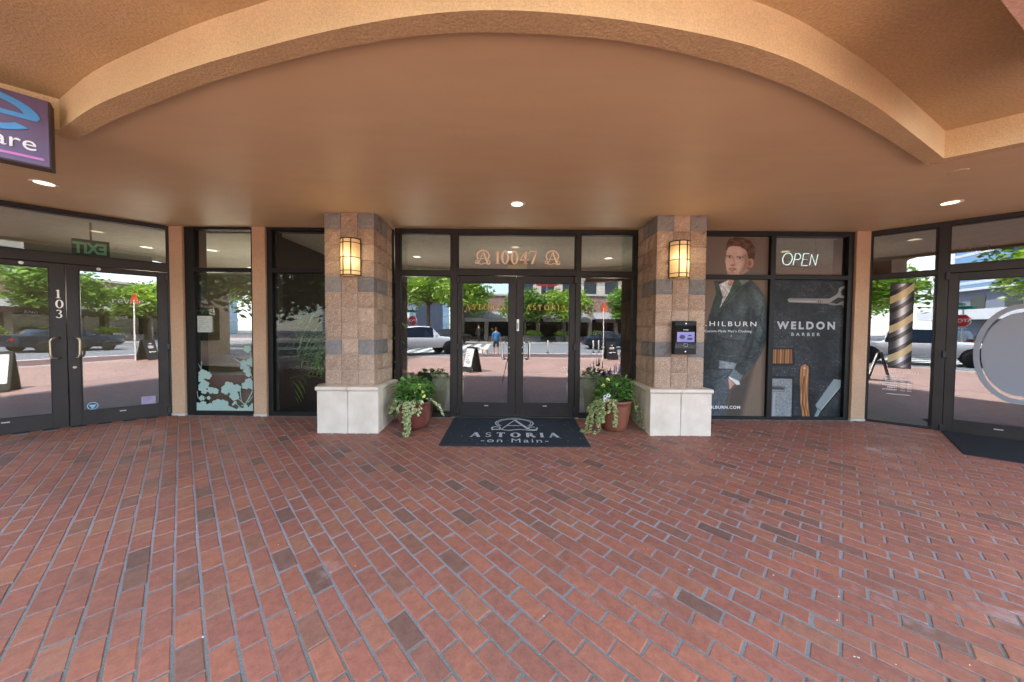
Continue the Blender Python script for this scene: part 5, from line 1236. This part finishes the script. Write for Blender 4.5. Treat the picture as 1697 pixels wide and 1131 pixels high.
# ------------------------------------------------------------------ the street behind the viewer (it fills the glass as reflections)
simple('car_white', (214, 216, 218), 0.22, var=.02); simple('car_dark', (34, 42, 56), 0.15, 0.3, var=.05); simple('car_silver', (168, 172, 176), 0.22, 0.5, var=.02); simple('car_black', (22, 23, 25), 0.2, var=.05); simple('tyre', (24, 24, 25), 0.85); simple('lamp_red', (150, 24, 22), 0.3); simple('lamp_clear', (214, 216, 214), 0.15)
def car(name, label, cat, x, y, head, paint, st, length, wid, wheels, wr, group, cab):
    """st: stations (x, z bottom, z belt, z top, half width, half roof width); cab = x range that is glazed"""
    t = thing(name, label, cat, (x, y, zg(x, y)-.08), head, group)
    rows = []
    for (sx, z0, zb_, zt, w_, wt) in st:
        h = [(w_*.90, z0), (w_*.99, z0+.12), (w_, (z0+zb_)/2), (w_*.985, zb_-.05), (w_*.95, zb_), (wt*1.0+(w_-wt)*.15, zt-.07), (wt*.90, zt-.015), (wt*.45, zt)]
        ring_ = [(sx, -a, b) for a, b in h]+[(sx, a, b) for a, b in reversed(h)]; rows.append(ring_)
    body, gl = MB(), MB(); n = len(rows[0])
    for i in range(len(rows)-1):
        xm = (st[i][0]+st[i+1][0])/2; glz = cab[0] < xm < cab[1]
        for k in range(n-1):
            q = [rows[i][k], rows[i+1][k], rows[i+1][k+1], rows[i][k+1]]
            side_glass = glz and k in (4, 10) and min(st[i][3]-st[i][2], st[i+1][3]-st[i+1][2]) > .1
            screen = glz and (abs(st[i+1][3]-st[i][3])/(st[i+1][0]-st[i][0]) > .22)and 5 <= k <= 9 and max(st[i][3]-st[i][2], st[i+1][3]-st[i+1][2]) > .2
            (gl if side_glass or screen else body).add(q, [(0,1,2,3)])
        q = [rows[i][0], rows[i][-1], rows[i+1][-1], rows[i+1][0]]; body.add(q, [(0,1,2,3)])
    body.add(rows[0], [tuple(range(n-1,-1,-1))]); body.add(rows[-1], [tuple(range(n))])
    for m_, nm, mt in ((body, 'body', paint), (gl, 'windows', 'car_glass')):
        me = m_.mesh(nm, [mt], nm == 'body'); bm = bmesh.new(); bm.from_mesh(me); bmesh.ops.remove_doubles(bm, verts=bm.verts, dist=.001); bmesh.ops.recalc_face_normals(bm, faces=bm.faces); bm.to_mesh(me); bm.free(); me.shade_smooth() if nm == 'body' and hasattr(me, 'shade_smooth') else None
        if nm == 'body' and hasattr(me, 'set_sharp_from_angle'): me.set_sharp_from_angle(angle=R(35))
        obj(nm, me, t)
    W_ = max(s_[4] for s_ in st)
    for wx in wheels:
        for s_ in (-1, 1):
            mb = MB(); mb.lathe([(wr*1.17, -.004), (wr*1.17, .006)], 24); mb.build('wheel_arch', 'tyre', t, loc=(wx, s_*(W_-.005), wr+.03), rot=(R(90), 0, 0))
            mb = MB(); mb.lathe([(wr*.6, -.11), (wr*.93, -.11), (wr, -.07), (wr, .07), (wr*.93, .11), (wr*.6, .11)], 26)
            wo = mb.build('wheel', 'tyre', t, True, loc=(wx, s_*(W_-.09), wr), rot=(R(90), 0, 0))
            mb = MB(); mb.lathe([(.001, s_*-.085), (wr*.16, s_*-.09), (wr*.55, s_*-.075), (wr*.62, s_*-.108)], 22)
            for k in range(5):
                a = 2*math.pi*k/5; c_, n_ = math.cos(a), math.sin(a); mb.box(-.02, .02, 0, wr*.55, min(s_*-.105, s_*-.09), max(s_*-.105, s_*-.09)); m8 = mb.v[-8:]; mb.v[-8:] = [(px*c_-py*n_, px*n_+py*c_, pz) for px, py, pz in m8]
            mb.build('rim', 'steel', wo)
    f, r0 = st[-1], st[0]
    for s_ in (-1, 1):
        mb = MB(); mb.bbox(f[0]-.12, f[0]+.012, min(s_*f[4]*.55, s_*f[4]*.97), max(s_*f[4]*.55, s_*f[4]*.97), f[2]-.20, f[2]-.06, .012); mb.build('headlight', 'lamp_clear', t)
        mb = MB(); mb.bbox(r0[0]-.012, r0[0]+.12, min(s_*r0[4]*.62, s_*r0[4]*.985), max(s_*r0[4]*.62, s_*r0[4]*.985), r0[2]-.24, r0[2]-.06, .012); mb.build('tail_light', 'lamp_red', t)
        mx_ = [s2 for s2 in st if cab[0] < s2[0] < cab[1]][-1]
        mb = MB(); mb.bbox(cab[1]-.62, cab[1]-.45, min(s_*(W_+.02), s_*(W_+.2)), max(s_*(W_+.02), s_*(W_+.2)), mx_[2]+.02, mx_[2]+.17, .03); mb.build('mirror', paint, t)
    mb = MB(); mb.bbox(f[0]-.05, f[0]+.02, -f[4]*.5, f[4]*.5, f[1]+.12, f[2]-.18, .01); mb.build('grille', 'tyre', t)
    return t
SED = [(-2.4,.42,.86,.92,.70,.62),(-2.3,.30,.92,.98,.84,.68),(-1.75,.24,.96,1.03,.90,.70),(-1.25,.22,.95,1.28,.91,.62),(-.75,.22,.94,1.42,.92,.60),(-.1,.22,.93,1.46,.92,.60),(.45,.22,.92,1.36,.92,.60),(1.15,.22,.90,.98,.91,.70),(1.7,.24,.84,.90,.89,.72),(2.15,.28,.76,.80,.84,.66),(2.4,.38,.64,.68,.66,.5)]
SUV = [(-2.3,.45,.95,1.05,.80,.66),(-2.2,.32,1.02,1.50,.90,.62),(-1.6,.30,1.03,1.68,.93,.64),(-.6,.30,1.02,1.72,.94,.66),(.2,.30,1.0,1.68,.94,.66),(.55,.30,1.0,1.55,.94,.66),(1.15,.30,.99,1.08,.93,.72),(1.75,.32,.94,1.0,.91,.72),(2.15,.36,.86,.90,.86,.66),(2.3,.45,.72,.76,.70,.5)]
PICK = [(-2.95,.55,1.08,1.12,.88,.80),(-2.85,.50,1.12,1.15,.97,.88),(-1.35,.45,1.12,1.15,.99,.90),(-1.15,.45,1.12,1.30,.99,.86),(-1.02,.45,1.12,1.82,.99,.70),(-.3,.45,1.12,1.90,.99,.70),(.45,.45,1.12,1.88,.99,.70),(.65,.45,1.12,1.78,.99,.72),(1.20,.45,1.12,1.22,.99,.82),(1.9,.46,1.08,1.16,.98,.82),(2.6,.48,1.02,1.08,.95,.80),(2.85,.52,.92,.96,.84,.7)]
car('pickup_truck', 'white pickup truck waiting at the corner, mirrored in the barber shop glass', 'pickup', -6.25, -12.35, math.atan2(-1.75, 2.55), 'car_white', PICK, 5.9, 2, (-1.75, 1.75), .41, 'vehicles in the street', (-1.2, 1.3))
car('sedan_car', 'dark blue sedan driving past on the far side of the street', 'car', 8.4, -18.0, 0.0, 'car_dark', SED, 4.8, 1.8, (-1.42, 1.42), .33, 'vehicles in the street', (-1.8, 1.25))
car('sedan_car', 'black sedan parked beyond the crossing, mirrored in the left door', 'car', -6.4, -22.4, math.pi, 'car_black', SED, 4.8, 1.8, (-1.42, 1.42), .33, 'vehicles in the street', (-1.8, 1.25))
for (x, y, hd, pt_, lb) in ((-13.5,-25.5,-2.2,'car_silver','silver car parked first in the row under the far trees'),(-16.2,-27.5,-2.2,'car_white','white car parked second in the row under the far trees'),(-18.8,-29.6,-2.2,'car_silver','silver car parked third in the row under the far trees'),(-21.5,-31.8,-2.2,'car_white','white car parked last in the row under the far trees')):
    car('parked_car', lb, 'car', x, y, hd, pt_, SUV, 4.6, 1.86, (-1.4, 1.42), .35, 'cars parked in a row under the far trees', (-2.25, 1.25))

# trees
simple('bark', (104, 90, 76), 0.9, var=.3, scale=12, bstr=.5)
mat_leaf('tree_leaf')
def crown_mesh(seed, rx, rz, n, cols, size):
    r_ = random.Random(seed); mb = MB(); cl = []
    for k in range(46):
        a, b = r_.uniform(0, 6.28), math.asin(r_.uniform(-.75, 1)); q = r_.uniform(.45, 1.0)
        cl.append((Vector((rx*q*math.cos(a)*math.cos(b), rx*q*math.sin(a)*math.cos(b), rz*q*math.sin(b))), r_.uniform(.22, .42)*rx, r_.uniform(.7, 1.25)))
    for k in range(n):
        c_, rad, br = cl[k % len(cl)]; d = Vector((r_.gauss(0, 1), r_.gauss(0, 1), r_.gauss(0, .6))); p = c_+d.normalized()*rad*(r_.random()**.45)*Vector((1, 1, .6)).length/1.4
        u = Vector((r_.gauss(0, 1), r_.gauss(0, 1), r_.gauss(0, .5))).normalized(); v = u.cross(Vector((r_.gauss(0, 1), r_.gauss(0, 1), r_.gauss(0, 1)))).normalized(); s_ = size*r_.uniform(.6, 1.3)
        g_ = gcol(r_, *cols, .18); g_ = tuple(x*br for x in g_)
        mb.add([p-u*s_, p+v*s_*.45, p+u*s_, p-v*s_*.45], [(0,1,2,3)], 0, g_)
    return mb.mesh('crown', ['tree_leaf'], attr=True), [c_[0] for c_ in cl[:9]]
GREEN = ((62, 104, 34), (126, 158, 52)); DARK = ((34, 62, 30), (70, 100, 44)); LIME = ((104, 146, 40), (168, 190, 74))
CR = {k: crown_mesh(sd, rx, rz, n, cl, sz) for k, (sd, rx, rz, n, cl, sz) in {'a': (1, 2.4, 1.5, 5200, LIME, .17), 'b': (2, 2.6, 1.7, 5200, GREEN, .17), 'c': (3, 3.2, 3.0, 5200, DARK, .20), 'd': (4, 1.0, .8, 1600, LIME, .10)}.items()}
def tree(name, x, y, kind, hz, sc_, label, group='street trees', rot=0.0, cat='tree'):
    z = zg(x, y); t = thing(name, label, cat, (x, y, z), rot, group); t.scale = (sc_, sc_, sc_)
    me, tips = CR[kind]; obj('crown', me, t, (0, 0, hz))
    mb = MB(); mb.tube([(0, 0, -.2), (.03, .02, hz*.4), (-.02, .03, hz*.75), (0, 0, hz)], [.15, .11, .09, .06] if kind != 'd' else [.04, .03, .02, .015], 9)
    for tp_ in tips: mb.tube([(0, 0, hz*.68), (tp_.x*.45, tp_.y*.45, hz*.85+tp_.z*.3), (tp_.x*.9, tp_.y*.9, hz+tp_.z*.9)], [.06, .04, .012] if kind != 'd' else [.02, .012, .005], 6)
    mb.build('trunk', 'bark', t, True)
for nm, x, y, k, hz, s_, lb, rt in (
  ('street_tree',-5.2,-25.2,'a',4.2,1.15,'bright green street tree across the road left of the awnings',0),
  ('street_tree',1.4,-24.9,'b',3.7,1.0,'green street tree in front of the middle awning across the road',1.2),
  ('street_tree',5.6,-25.0,'a',3.9,1.0,'lime green street tree right of the middle awning across the road',2.1),
  ('street_tree',12.5,-25.0,'b',3.8,1.05,'green street tree by the lettered awning across the road',3.0),
  ('street_tree',18.2,-24.8,'a',3.4,1.05,'lime green street tree at the right end of the awnings',4.2),
  ('street_tree',10.4,-9.2,'b',4.6,1.0,'green street tree at the near kerb by the flagged pole',.6),
  ('street_tree',-12.0,-16.2,'a',4.0,1.1,'lime street tree at the corner behind the pickup truck',.9),
  ('street_tree',-17.5,-21.5,'b',4.0,1.3,'green tree at the far corner near the grey house',2.4),
  ('street_tree',-24.5,-17.0,'a',4.0,1.4,'large lime tree left of the grey house',5.0),
  ('evergreen_tree',-12.6,-7.2,'c',4.6,1.05,'dark evergreen tree standing on the left of the plaza',.3),
  ('evergreen_tree',-14.5,-2.6,'c',4.4,1.0,'dark evergreen tree at the end of the plaza by the tan wall',2.0),
  ('evergreen_tree',-10.9,-33.0,'c',6.0,1.5,'tall dark evergreen behind the parked cars',2.6),
  ('street_tree',-9.8,-29.0,'a',4.6,1.3,'lime green tree over the parked cars',3.6)):
    tree(nm, x, y, k, hz, s_, lb, 'street trees' if nm == 'street_tree' else 'evergreen trees', rt)
# planter boxes across the street
simple('planter_grey', (90, 92, 96), 0.7)
for i, (x, y, lb) in enumerate(((2.2,-24.9,'grey planter box left of the middle awning door'),(5.4,-25.3,'grey planter box under the lime green tree across the road'),(9.2,-25.2,'grey planter box between the awnings across the road'),(15.6,-25.2,'grey planter box in front of the dark shop window across the road'))):
    t = thing('planter_box', lb, 'planter', (x, y, zg(x, y)+.036), 0, 'planter boxes across the street'); mb = MB(); mb.bbox(-.8, .8, -.35, .35, 0, .6, .02); mb.build('box', 'planter_grey', t)
    o = obj('foliage', CR['d'][0], t, (0, 0, .8)); o.scale = (.9, .5, .5)
# building across the street
simple('awning_grey', (150, 150, 150), 0.8, var=.06); simple('awning_black', (60, 44, 46), 0.8); simple('column_grey', (180, 172, 160), 0.8); simple('shop_dark', (40, 40, 42), 0.4); simple('cornice', (196, 190, 180), 0.8); simple('panel_blue', (96, 116, 186), .6); simple('wall_cream', (200, 190, 172), .85); simple('wall_slate', (120, 126, 138), .8); simple('roof_pale', (206, 208, 212), .7)
fb = thing('brick_shops', 'low brick shop row with grey awnings across the street', 'building', (0, -28.2, .236))
mb = MB(); mb.box(-6, 30, -6, 0, 3.2, 5.2); mb.build('brick_parapet', 'wall_brick', fb)
mb = MB(); mb.box(-6.1, 30.1, -6.1, .12, 5.2, 5.42); mb.build('coping', 'cornice', fb)
mb = MB(); mb.box(-5.9, 29.9, -6, -.6, 0, 3.198); mb.build('shop_interior', 'shop_dark', fb)
for x in fr(-6, 30, 12): mb = MB(); mb.box(x-.22, x+.22, -.58, -.05, 0, 3.198); mb.build('column', 'column_grey', fb)
for i, x in enumerate(fr(-6, 27, 11)):
    if i % 4 == 2:
        mb = MB(); mb.box(x+.4, x+2.6, -.57, -.5, .3, 2.6); mb.build('window_panel', 'panel_blue', fb)
    mb = MB(); mb.box(x+.22, x+2.78, -.59, -.55, .5, 3.0) if i % 4 != 2 else mb.box(x+.22, x+2.78, -.48, -.46, .5, 3.0); mb.build('window', 'car_glass', fb)
    mb = MB(); mb.box(x+.22, x+2.78, -.55, -.40, 0, .5) if i % 3 else mb.box(x+.3, x+2.7, -.45, -.40, .05, .10); mb.build('stall_riser', 'column_grey', fb)
for x0, x1 in ((-5.6,-.4),(.2,3.0),(3.4,8.6),(9.2,17.6),(18.2,24.5)):
    mb = MB(); mb.add([(x0,.0,3.35),(x1,.0,3.35),(x1,1.7,2.55),(x0,1.7,2.55),(x0,1.7,2.18),(x1,1.7,2.18)], [(0,1,2,3)]); 
    mb.add([(x0,0,3.33),(x1,0,3.33),(x1,1.68,2.53),(x0,1.68,2.53)], [(3,2,1,0)]); mb.add([(x0,0,3.35),(x0,1.7,2.55),(x0,0,2.5)], [(0,1,2)]); mb.add([(x1,0,3.35),(x1,0,2.5),(x1,1.7,2.55)], [(0,1,2)])
    aw = mb.build('awning', 'awning_grey', fb); mb = MB(); mb.box(x0, x1, 1.70, 1.72, 2.14, 2.54); mb.build('valance', 'awning_black' if x0 > 9 else 'awning_grey', aw)
o = text('lettering', 'EXNA.R', .40, 'letter_white', fb, 13.6, 2.20, 1.735, .002, 'CENTER', .004)
o.rotation_euler = (R(90), 0, R(180)); o.data.name = 'lettering'
# terrace house on the roof behind
th = thing('terrace_house', 'pale upper terrace house with big windows behind the brick parapet', 'house', (9, -37, .2))
mb = MB(); mb.box(-8, 12, -6, 0, 4.5, 9.2); mb.build('wall', 'wall_cream', th); mb = MB(); mb.box(-8.4, 12.4, -6.4, .6, 9.2, 9.5); mb.build('roof', 'roof_pale', th)
for x in fr(-7, 11, 6): mb = MB(); mb.box(x-.9, x+.9, -.02, .03, 6.2, 8.4); mb.build('window', 'car_glass', th)
pu = thing('patio_umbrella', 'red patio umbrella on the roof terrace across the street', 'umbrella', (4.4, -32.2, 5.4)); mb = MB(); mb.tube([(0,0,0),(0,0,2.3)], .03, 6); mb.build('pole', 'steel', pu); mb = MB(); mb.lathe([(1.5, 1.85), (.8, 2.15), (.02, 2.45)], 8); mb.build('canopy', simple('red_cloth', (176, 40, 52), .8), pu)
# slate house at the far corner and towers
sh_ = thing('slate_house', 'two-storey slate blue house with a pale balcony at the far corner', 'house', (-23, -46, .2), R(20))
mb = MB(); mb.box(-8, 8, -8, 0, 0, 6.4); mb.build('wall', 'wall_slate', sh_); mb = MB(); mb.box(-8.5, 8.5, -8.5, .7, 6.4, 6.7); mb.build('roof', 'roof_pale', sh_); mb = MB(); mb.box(-8, 8, 0, 1.6, 2.9, 3.1); mb.box(-8, 8, 1.55, 1.6, 3.1, 4.1); mb.build('balcony', 'roof_pale', sh_)
for x in (-6, -2.4, 1.2, 4.8): mb = MB(); mb.box(x-.8, x+.8, .0, .04, 4.0, 5.8); mb.build('window', 'car_glass', sh_)
simple('tower_glass', (120, 150, 180), .15, .6, var=.05); simple('tower_slab', (206, 212, 218), .6)
for x, y, w_, h, lb in ((-36,-120,16,46,'wide glass office tower far behind the street trees, nearer the middle'),(-62,-118,14,60,'tallest glass office tower far behind the street trees'),(-92,-84,16,38,'lower glass office tower on the skyline beyond the grey house')):
    t = thing('office_tower', lb, 'tower', (x, y, 0), .4, 'far glass towers'); mb = MB(); mb.box(-w_/2, w_/2, -w_/2, w_/2, 0, h); mb.build('curtain_wall', 'tower_glass', t)
    mb = MB()
    for k in range(1, int(h/3.6)): mb.box(-w_/2-.15, w_/2+.15, -w_/2-.15, w_/2+.15, k*3.6, k*3.6+.7)
    q = mb.build('floor_slabs', 'tower_slab', t); q['kind'] = 'stuff'
# stucco block that closes the plaza on the left
bk = thing('side_building', 'plain tan building standing beyond the evergreens on the left', 'building', (-21, -7.5, -.4)); mb = MB(); mb.box(-5, 2.5, -4.2, 8, 0, 7.5); mb.build('wall', 'stucco_pier', bk); mb = MB(); mb.box(-5.2, 2.7, -4.4, 8.2, 7.5, 7.8); mb.build('coping', 'cornice', bk)
for yy in (-2.5, 1, 4.5): mb = MB(); mb.box(2.5, 2.54, yy-.9, yy+.9, 1, 3); mb.build('window', 'car_glass', bk)

# sandwich boards
simple('board_white', (226, 228, 228), .6); simple('board_black', (36, 38, 40), .6); simple('board_wood', (120, 92, 70), .7)
def sandwich(x, y, rz, label, face, mark, h=1.05, wd=.66):
    t = thing('sandwich_board', label, 'sign', (x, y, zg(x, y)), rz, 'sandwich boards on the pavement'); a = math.atan2(.26, h)
    for s_ in (-1, 1):
        mb = MB(); mb.bbox(-wd/2, wd/2, -.02, .02, 0, h, .006); p = mb.build('panel', 'board_black', t, loc=(0, s_*.28, 0), rot=(s_*a, 0, 0))
        if s_ > 0: pass
        yy = .022 if s_ > 0 else -.026
        mb = MB(); mb.box(-wd/2+.05, wd/2-.05, yy, yy+.004, .22, h-.08); f = mb.build('face', face, p)
        mb = MB(); y2 = yy+(.005 if s_ > 0 else -.002)
        if mark == 'list':
            for k in range(6): mb.box(-.2, -.2+.12+.04*((k*7) % 5), y2, y2+.001, h-.22-k*.09, h-.20-k*.09)
            mb.ring(.02, .42, .1, .06, .03, y2, y2+.001)
        else:
            for k, wv in ((0, .18), (1, .32), (2, .30)): mb.box(-wv/2, wv/2, y2, y2+.001, h-.23-k*.075-(k > 0)*.06, h-.185-k*.075-(k > 0)*.06)
            mb.box(-.22, .10, y2, y2+.001, .39, .435); mb.xprism([(.10,.36),(.24,.412),(.10,.465)], y2, y2+.001)
        mb.build('marks', 'board_black' if face == 'board_white' else 'letter_white', f)
sandwich(-1.72, -4.30, R(48), 'white-faced sandwich board standing just outside the shade', 'board_white', 'list', 1.1)
sandwich(5.75, -9.25, R(165), 'black sandwich board with a white arrow by the flagged pole', 'board_black', 'arrow')
# flagged pole, stop sign, posts
fp = thing('flag_pole', 'thin white pole with two orange flags beside the arrow board', 'pole', (5.35, -9.40, zg(5.35, -9.40)))
mb = MB(); mb.tube([(0,0,0),(0,0,3.0)], .028, 8); mb.build('pole', 'white_paint', fp)
simple('flag_orange', (236, 96, 44), .7)
for s_ in (-1, 1): mb = MB(); mb.add([(0,0,3.0),(s_*.05,.02,3.35),(s_*.20,.03,2.85),(s_*.10,.0,2.75)], [(0,1,2,3)]); mb.add([(0,.012,3.0),(s_*.05,.03,3.35),(s_*.20,.04,2.85),(s_*.10,.012,2.75)], [(3,2,1,0)]); mb.build('flag', 'flag_orange', fp)
simple('sign_red', (190, 34, 40), .5); simple('sign_green', (24, 110, 92), .5)
sp_ = thing('stop_sign', 'red octagonal stop sign with green street name plates at the corner', 'sign', (-8.6, -18.6, zg(-8.6, -18.6)))
mb = MB(); mb.tube([(0,0,0),(0,0,3.3)], .035, 8); mb.build('post', 'steel', sp_)
oc = lambda r_: [(r_*math.cos(R(22.5+45*k)), 2.15+r_*math.sin(R(22.5+45*k))) for k in range(8)]
mb = MB(); mb.xprism(oc(.42), .04, .055); mb.build('rim', 'white_paint', sp_); mb = MB(); mb.xprism(oc(.385), .056, .066); pl_ = mb.build('plate', 'sign_red', sp_)
o = text('lettering', 'STOP', .32, 'letter_white', pl_, .0, 2.04, .069, .001, 'CENTER', .004); o.rotation_euler = (R(90), 0, R(180))
for z, a in ((2.85, 0), (3.08, 70)): mb = MB(); mb.box(-.55, .55, .04, .055, 0, .2); mb.build('name_plate', 'sign_green', sp_, loc=(0, 0, z), rot=(0, 0, R(a)))
for x, y, lb in ((2.56,-13.7,'white post standing alone at the road edge'),(5.95,-14.2,'white post left of the pair by the sedan'),(6.45,-14.6,'white post right of the pair by the sedan'),(12.6,-18.9,'white post across the road behind the sedan')):
    t = thing('bollard', lb, 'bollard', (x, y, zg(x, y)-.09), 0, 'white road posts'); mb = MB(); mb.lathe([(.05, 0), (.045, .85), (.03, .9), (.001, .91)], 10); mb.build('post', 'white_paint', t, True); mb = MB(); mb.lathe([(.10, 0), (.10, .03), (.055, .05)], 10); mb.build('base', 'rubber', t)
# photographer's tripod, right under the viewpoint
tr_ = thing('camera_tripod', 'black camera tripod standing on the paving, mirrored in the door glass', 'tripod', (0, -.06, zg(0, 0)))
for a in (60, 180, 300): mb = MB(); mb.tube([(0, -.04, 1.28), (.34*math.cos(R(a+30)), -.04+.34*math.sin(R(a+30)), 0)], [.016, .010], 7); mb.build('leg', 'dark_plastic', tr_)
mb = MB(); mb.tube([(0, -.04, 1.05), (0, -.06, 1.48)], .014, 8); mb.build('column', 'dark_plastic', tr_); mb = MB(); mb.bbox(-.07, .07, -.14, -.06, 1.50, 1.61, .01); mb.build('camera_body', 'dark_plastic', tr_)

# people and a dog crossing the street
def skin(name, joints, edges, mats, parent=None, loc=(0,0,0), rz=0.0, paint=None, sub=1):
    me = bpy.data.meshes.new(name); me.from_pydata([j[:3] for j in joints], edges, [])
    o = bpy.data.objects.new(name, me); COL.objects.link(o)
    o.modifiers.new('s', 'SKIN'); sm_ = o.modifiers.new('u', 'SUBSURF'); sm_.levels = sub; sm_.render_levels = sub
    if not me.skin_vertices: me.skin_vertices.new(name='skin')
    for sv_, j in zip(me.skin_vertices[0].data, joints):
        sv_.radius = (j[3], j[4] if len(j) > 4 else j[3]); sv_.use_root = False
    me.skin_vertices[0].data[0].use_root = True
    dg = bpy.context.evaluated_depsgraph_get(); dg.update(); m2_ = bpy.data.meshes.new_from_object(o.evaluated_get(dg)); bpy.data.objects.remove(o)
    m2_.materials.clear()
    for mm in mats: m2_.materials.append(M[mm])
    for p in m2_.polygons:
        p.use_smooth = True
        if paint: p.material_index = paint(p.center)
    return obj(name, m2_, parent, loc, (0, 0, rz))
simple('shirt_blue', (40, 120, 180), .8); simple('shorts_dark', (50, 54, 66), .8); simple('skin_tone', (196, 146, 120), .6); simple('jacket_black', (30, 31, 34), .8); simple('hair_brown', (70, 50, 40), .8); simple('fur_white', (224, 216, 204), .9); simple('shoe', (190, 190, 188), .6)
def person(x, y, rz, label, top, bot, sleeve, hem):
    t = thing('person', label, 'person', (x, y, zg(x, y)), rz, 'people in the street')
    J = [(0,0,.95,.155,.11),(0,0,1.15,.15,.105),(0,0,1.38,.185,.11),(0,0,1.50,.07,.06),(0,.01,1.60,.075,.085),(0,.01,1.70,.085,.10),
         (.20,0,1.42,.07),(.27,.02,1.15,.05),(.26,.12,.92,.04),(.26,.15,.84,.035),(-.20,0,1.42,.07),(-.27,.0,1.15,.05),(-.29,.06,.90,.04),(-.29,.08,.82,.035),
         (.10,0,.85,.10),(.12,.10,.50,.07),(.12,.06,.10,.045),(.12,.18,.04,.045),(-.10,0,.85,.10),(-.11,-.02,.50,.07),(-.12,-.14,.12,.045),(-.12,-.03,.04,.045)]
    E_ = [(0,1),(1,2),(2,3),(3,4),(4,5),(2,6),(6,7),(7,8),(8,9),(2,10),(10,11),(11,12),(12,13),(0,14),(14,15),(15,16),(16,17),(0,18),(18,19),(19,20),(20,21)]
    def paint(c_):
        if c_.z > 1.47: return 2
        if abs(c_.x) > .22 and c_.z < sleeve: return 2
        if c_.z > .93: return 0
        if c_.z < .09: return 3
        return 1 if c_.z > hem else 2
    skin('body', J, E_, [top, bot, 'skin_tone', 'shoe'], t, paint=paint)
    mb = MB(); mb.lathe([(.001, 1.80), (.06, 1.785), (.095, 1.73), (.092, 1.66), (.06, 1.62)], 14, 0, -.02); mb.build('hair', 'hair_brown', t, True)
person(-1.0, -10.8, R(170), 'person in a bright blue shirt and dark shorts walking a dog over the crossing', 'shirt_blue', 'shorts_dark', 1.2, .55)
person(-3.3, -22.8, R(40), 'person in black standing at the far kerb under the tree', 'jacket_black', 'jacket_black', .9, .1)
dg_ = thing('dog', 'small white dog on the crossing beside the person in blue', 'dog', (-1.75, -11.3, zg(-1.75, -11.3)), R(200))
J = [(0,0,.34,.10,.11),(.16,0,.36,.105,.12),(.28,0,.42,.07),(.36,0,.52,.07),(.45,0,.50,.04),(-.16,0,.36,.09,.10),(-.27,0,.44,.03),(-.30,0,.55,.02),
     (.17,.07,.22,.04),(.18,.07,.10,.028),(.20,.07,.02,.03),(.17,-.07,.22,.04),(.14,-.07,.10,.028),(.16,-.07,.02,.03),(-.14,.07,.24,.05),(-.20,.07,.13,.03),(-.17,.07,.02,.03),(-.14,-.07,.24,.05),(-.19,-.07,.13,.03),(-.16,-.07,.02,.03)]
skin('body', J, [(0,1),(1,2),(2,3),(3,4),(0,5),(5,6),(6,7),(1,8),(8,9),(9,10),(1,11),(11,12),(12,13),(5,14),(14,15),(15,16),(5,17),(17,18),(18,19)], ['fur_white'], dg_)
for s_ in (-1, 1): mb = MB(); mb.lathe([(.03, 0), (.02, .05), (.001, .08)], 6); mb.build('ear', 'fur_white', dg_, loc=(.34, s_*.045, .56))
bpy.context.view_layer.update()
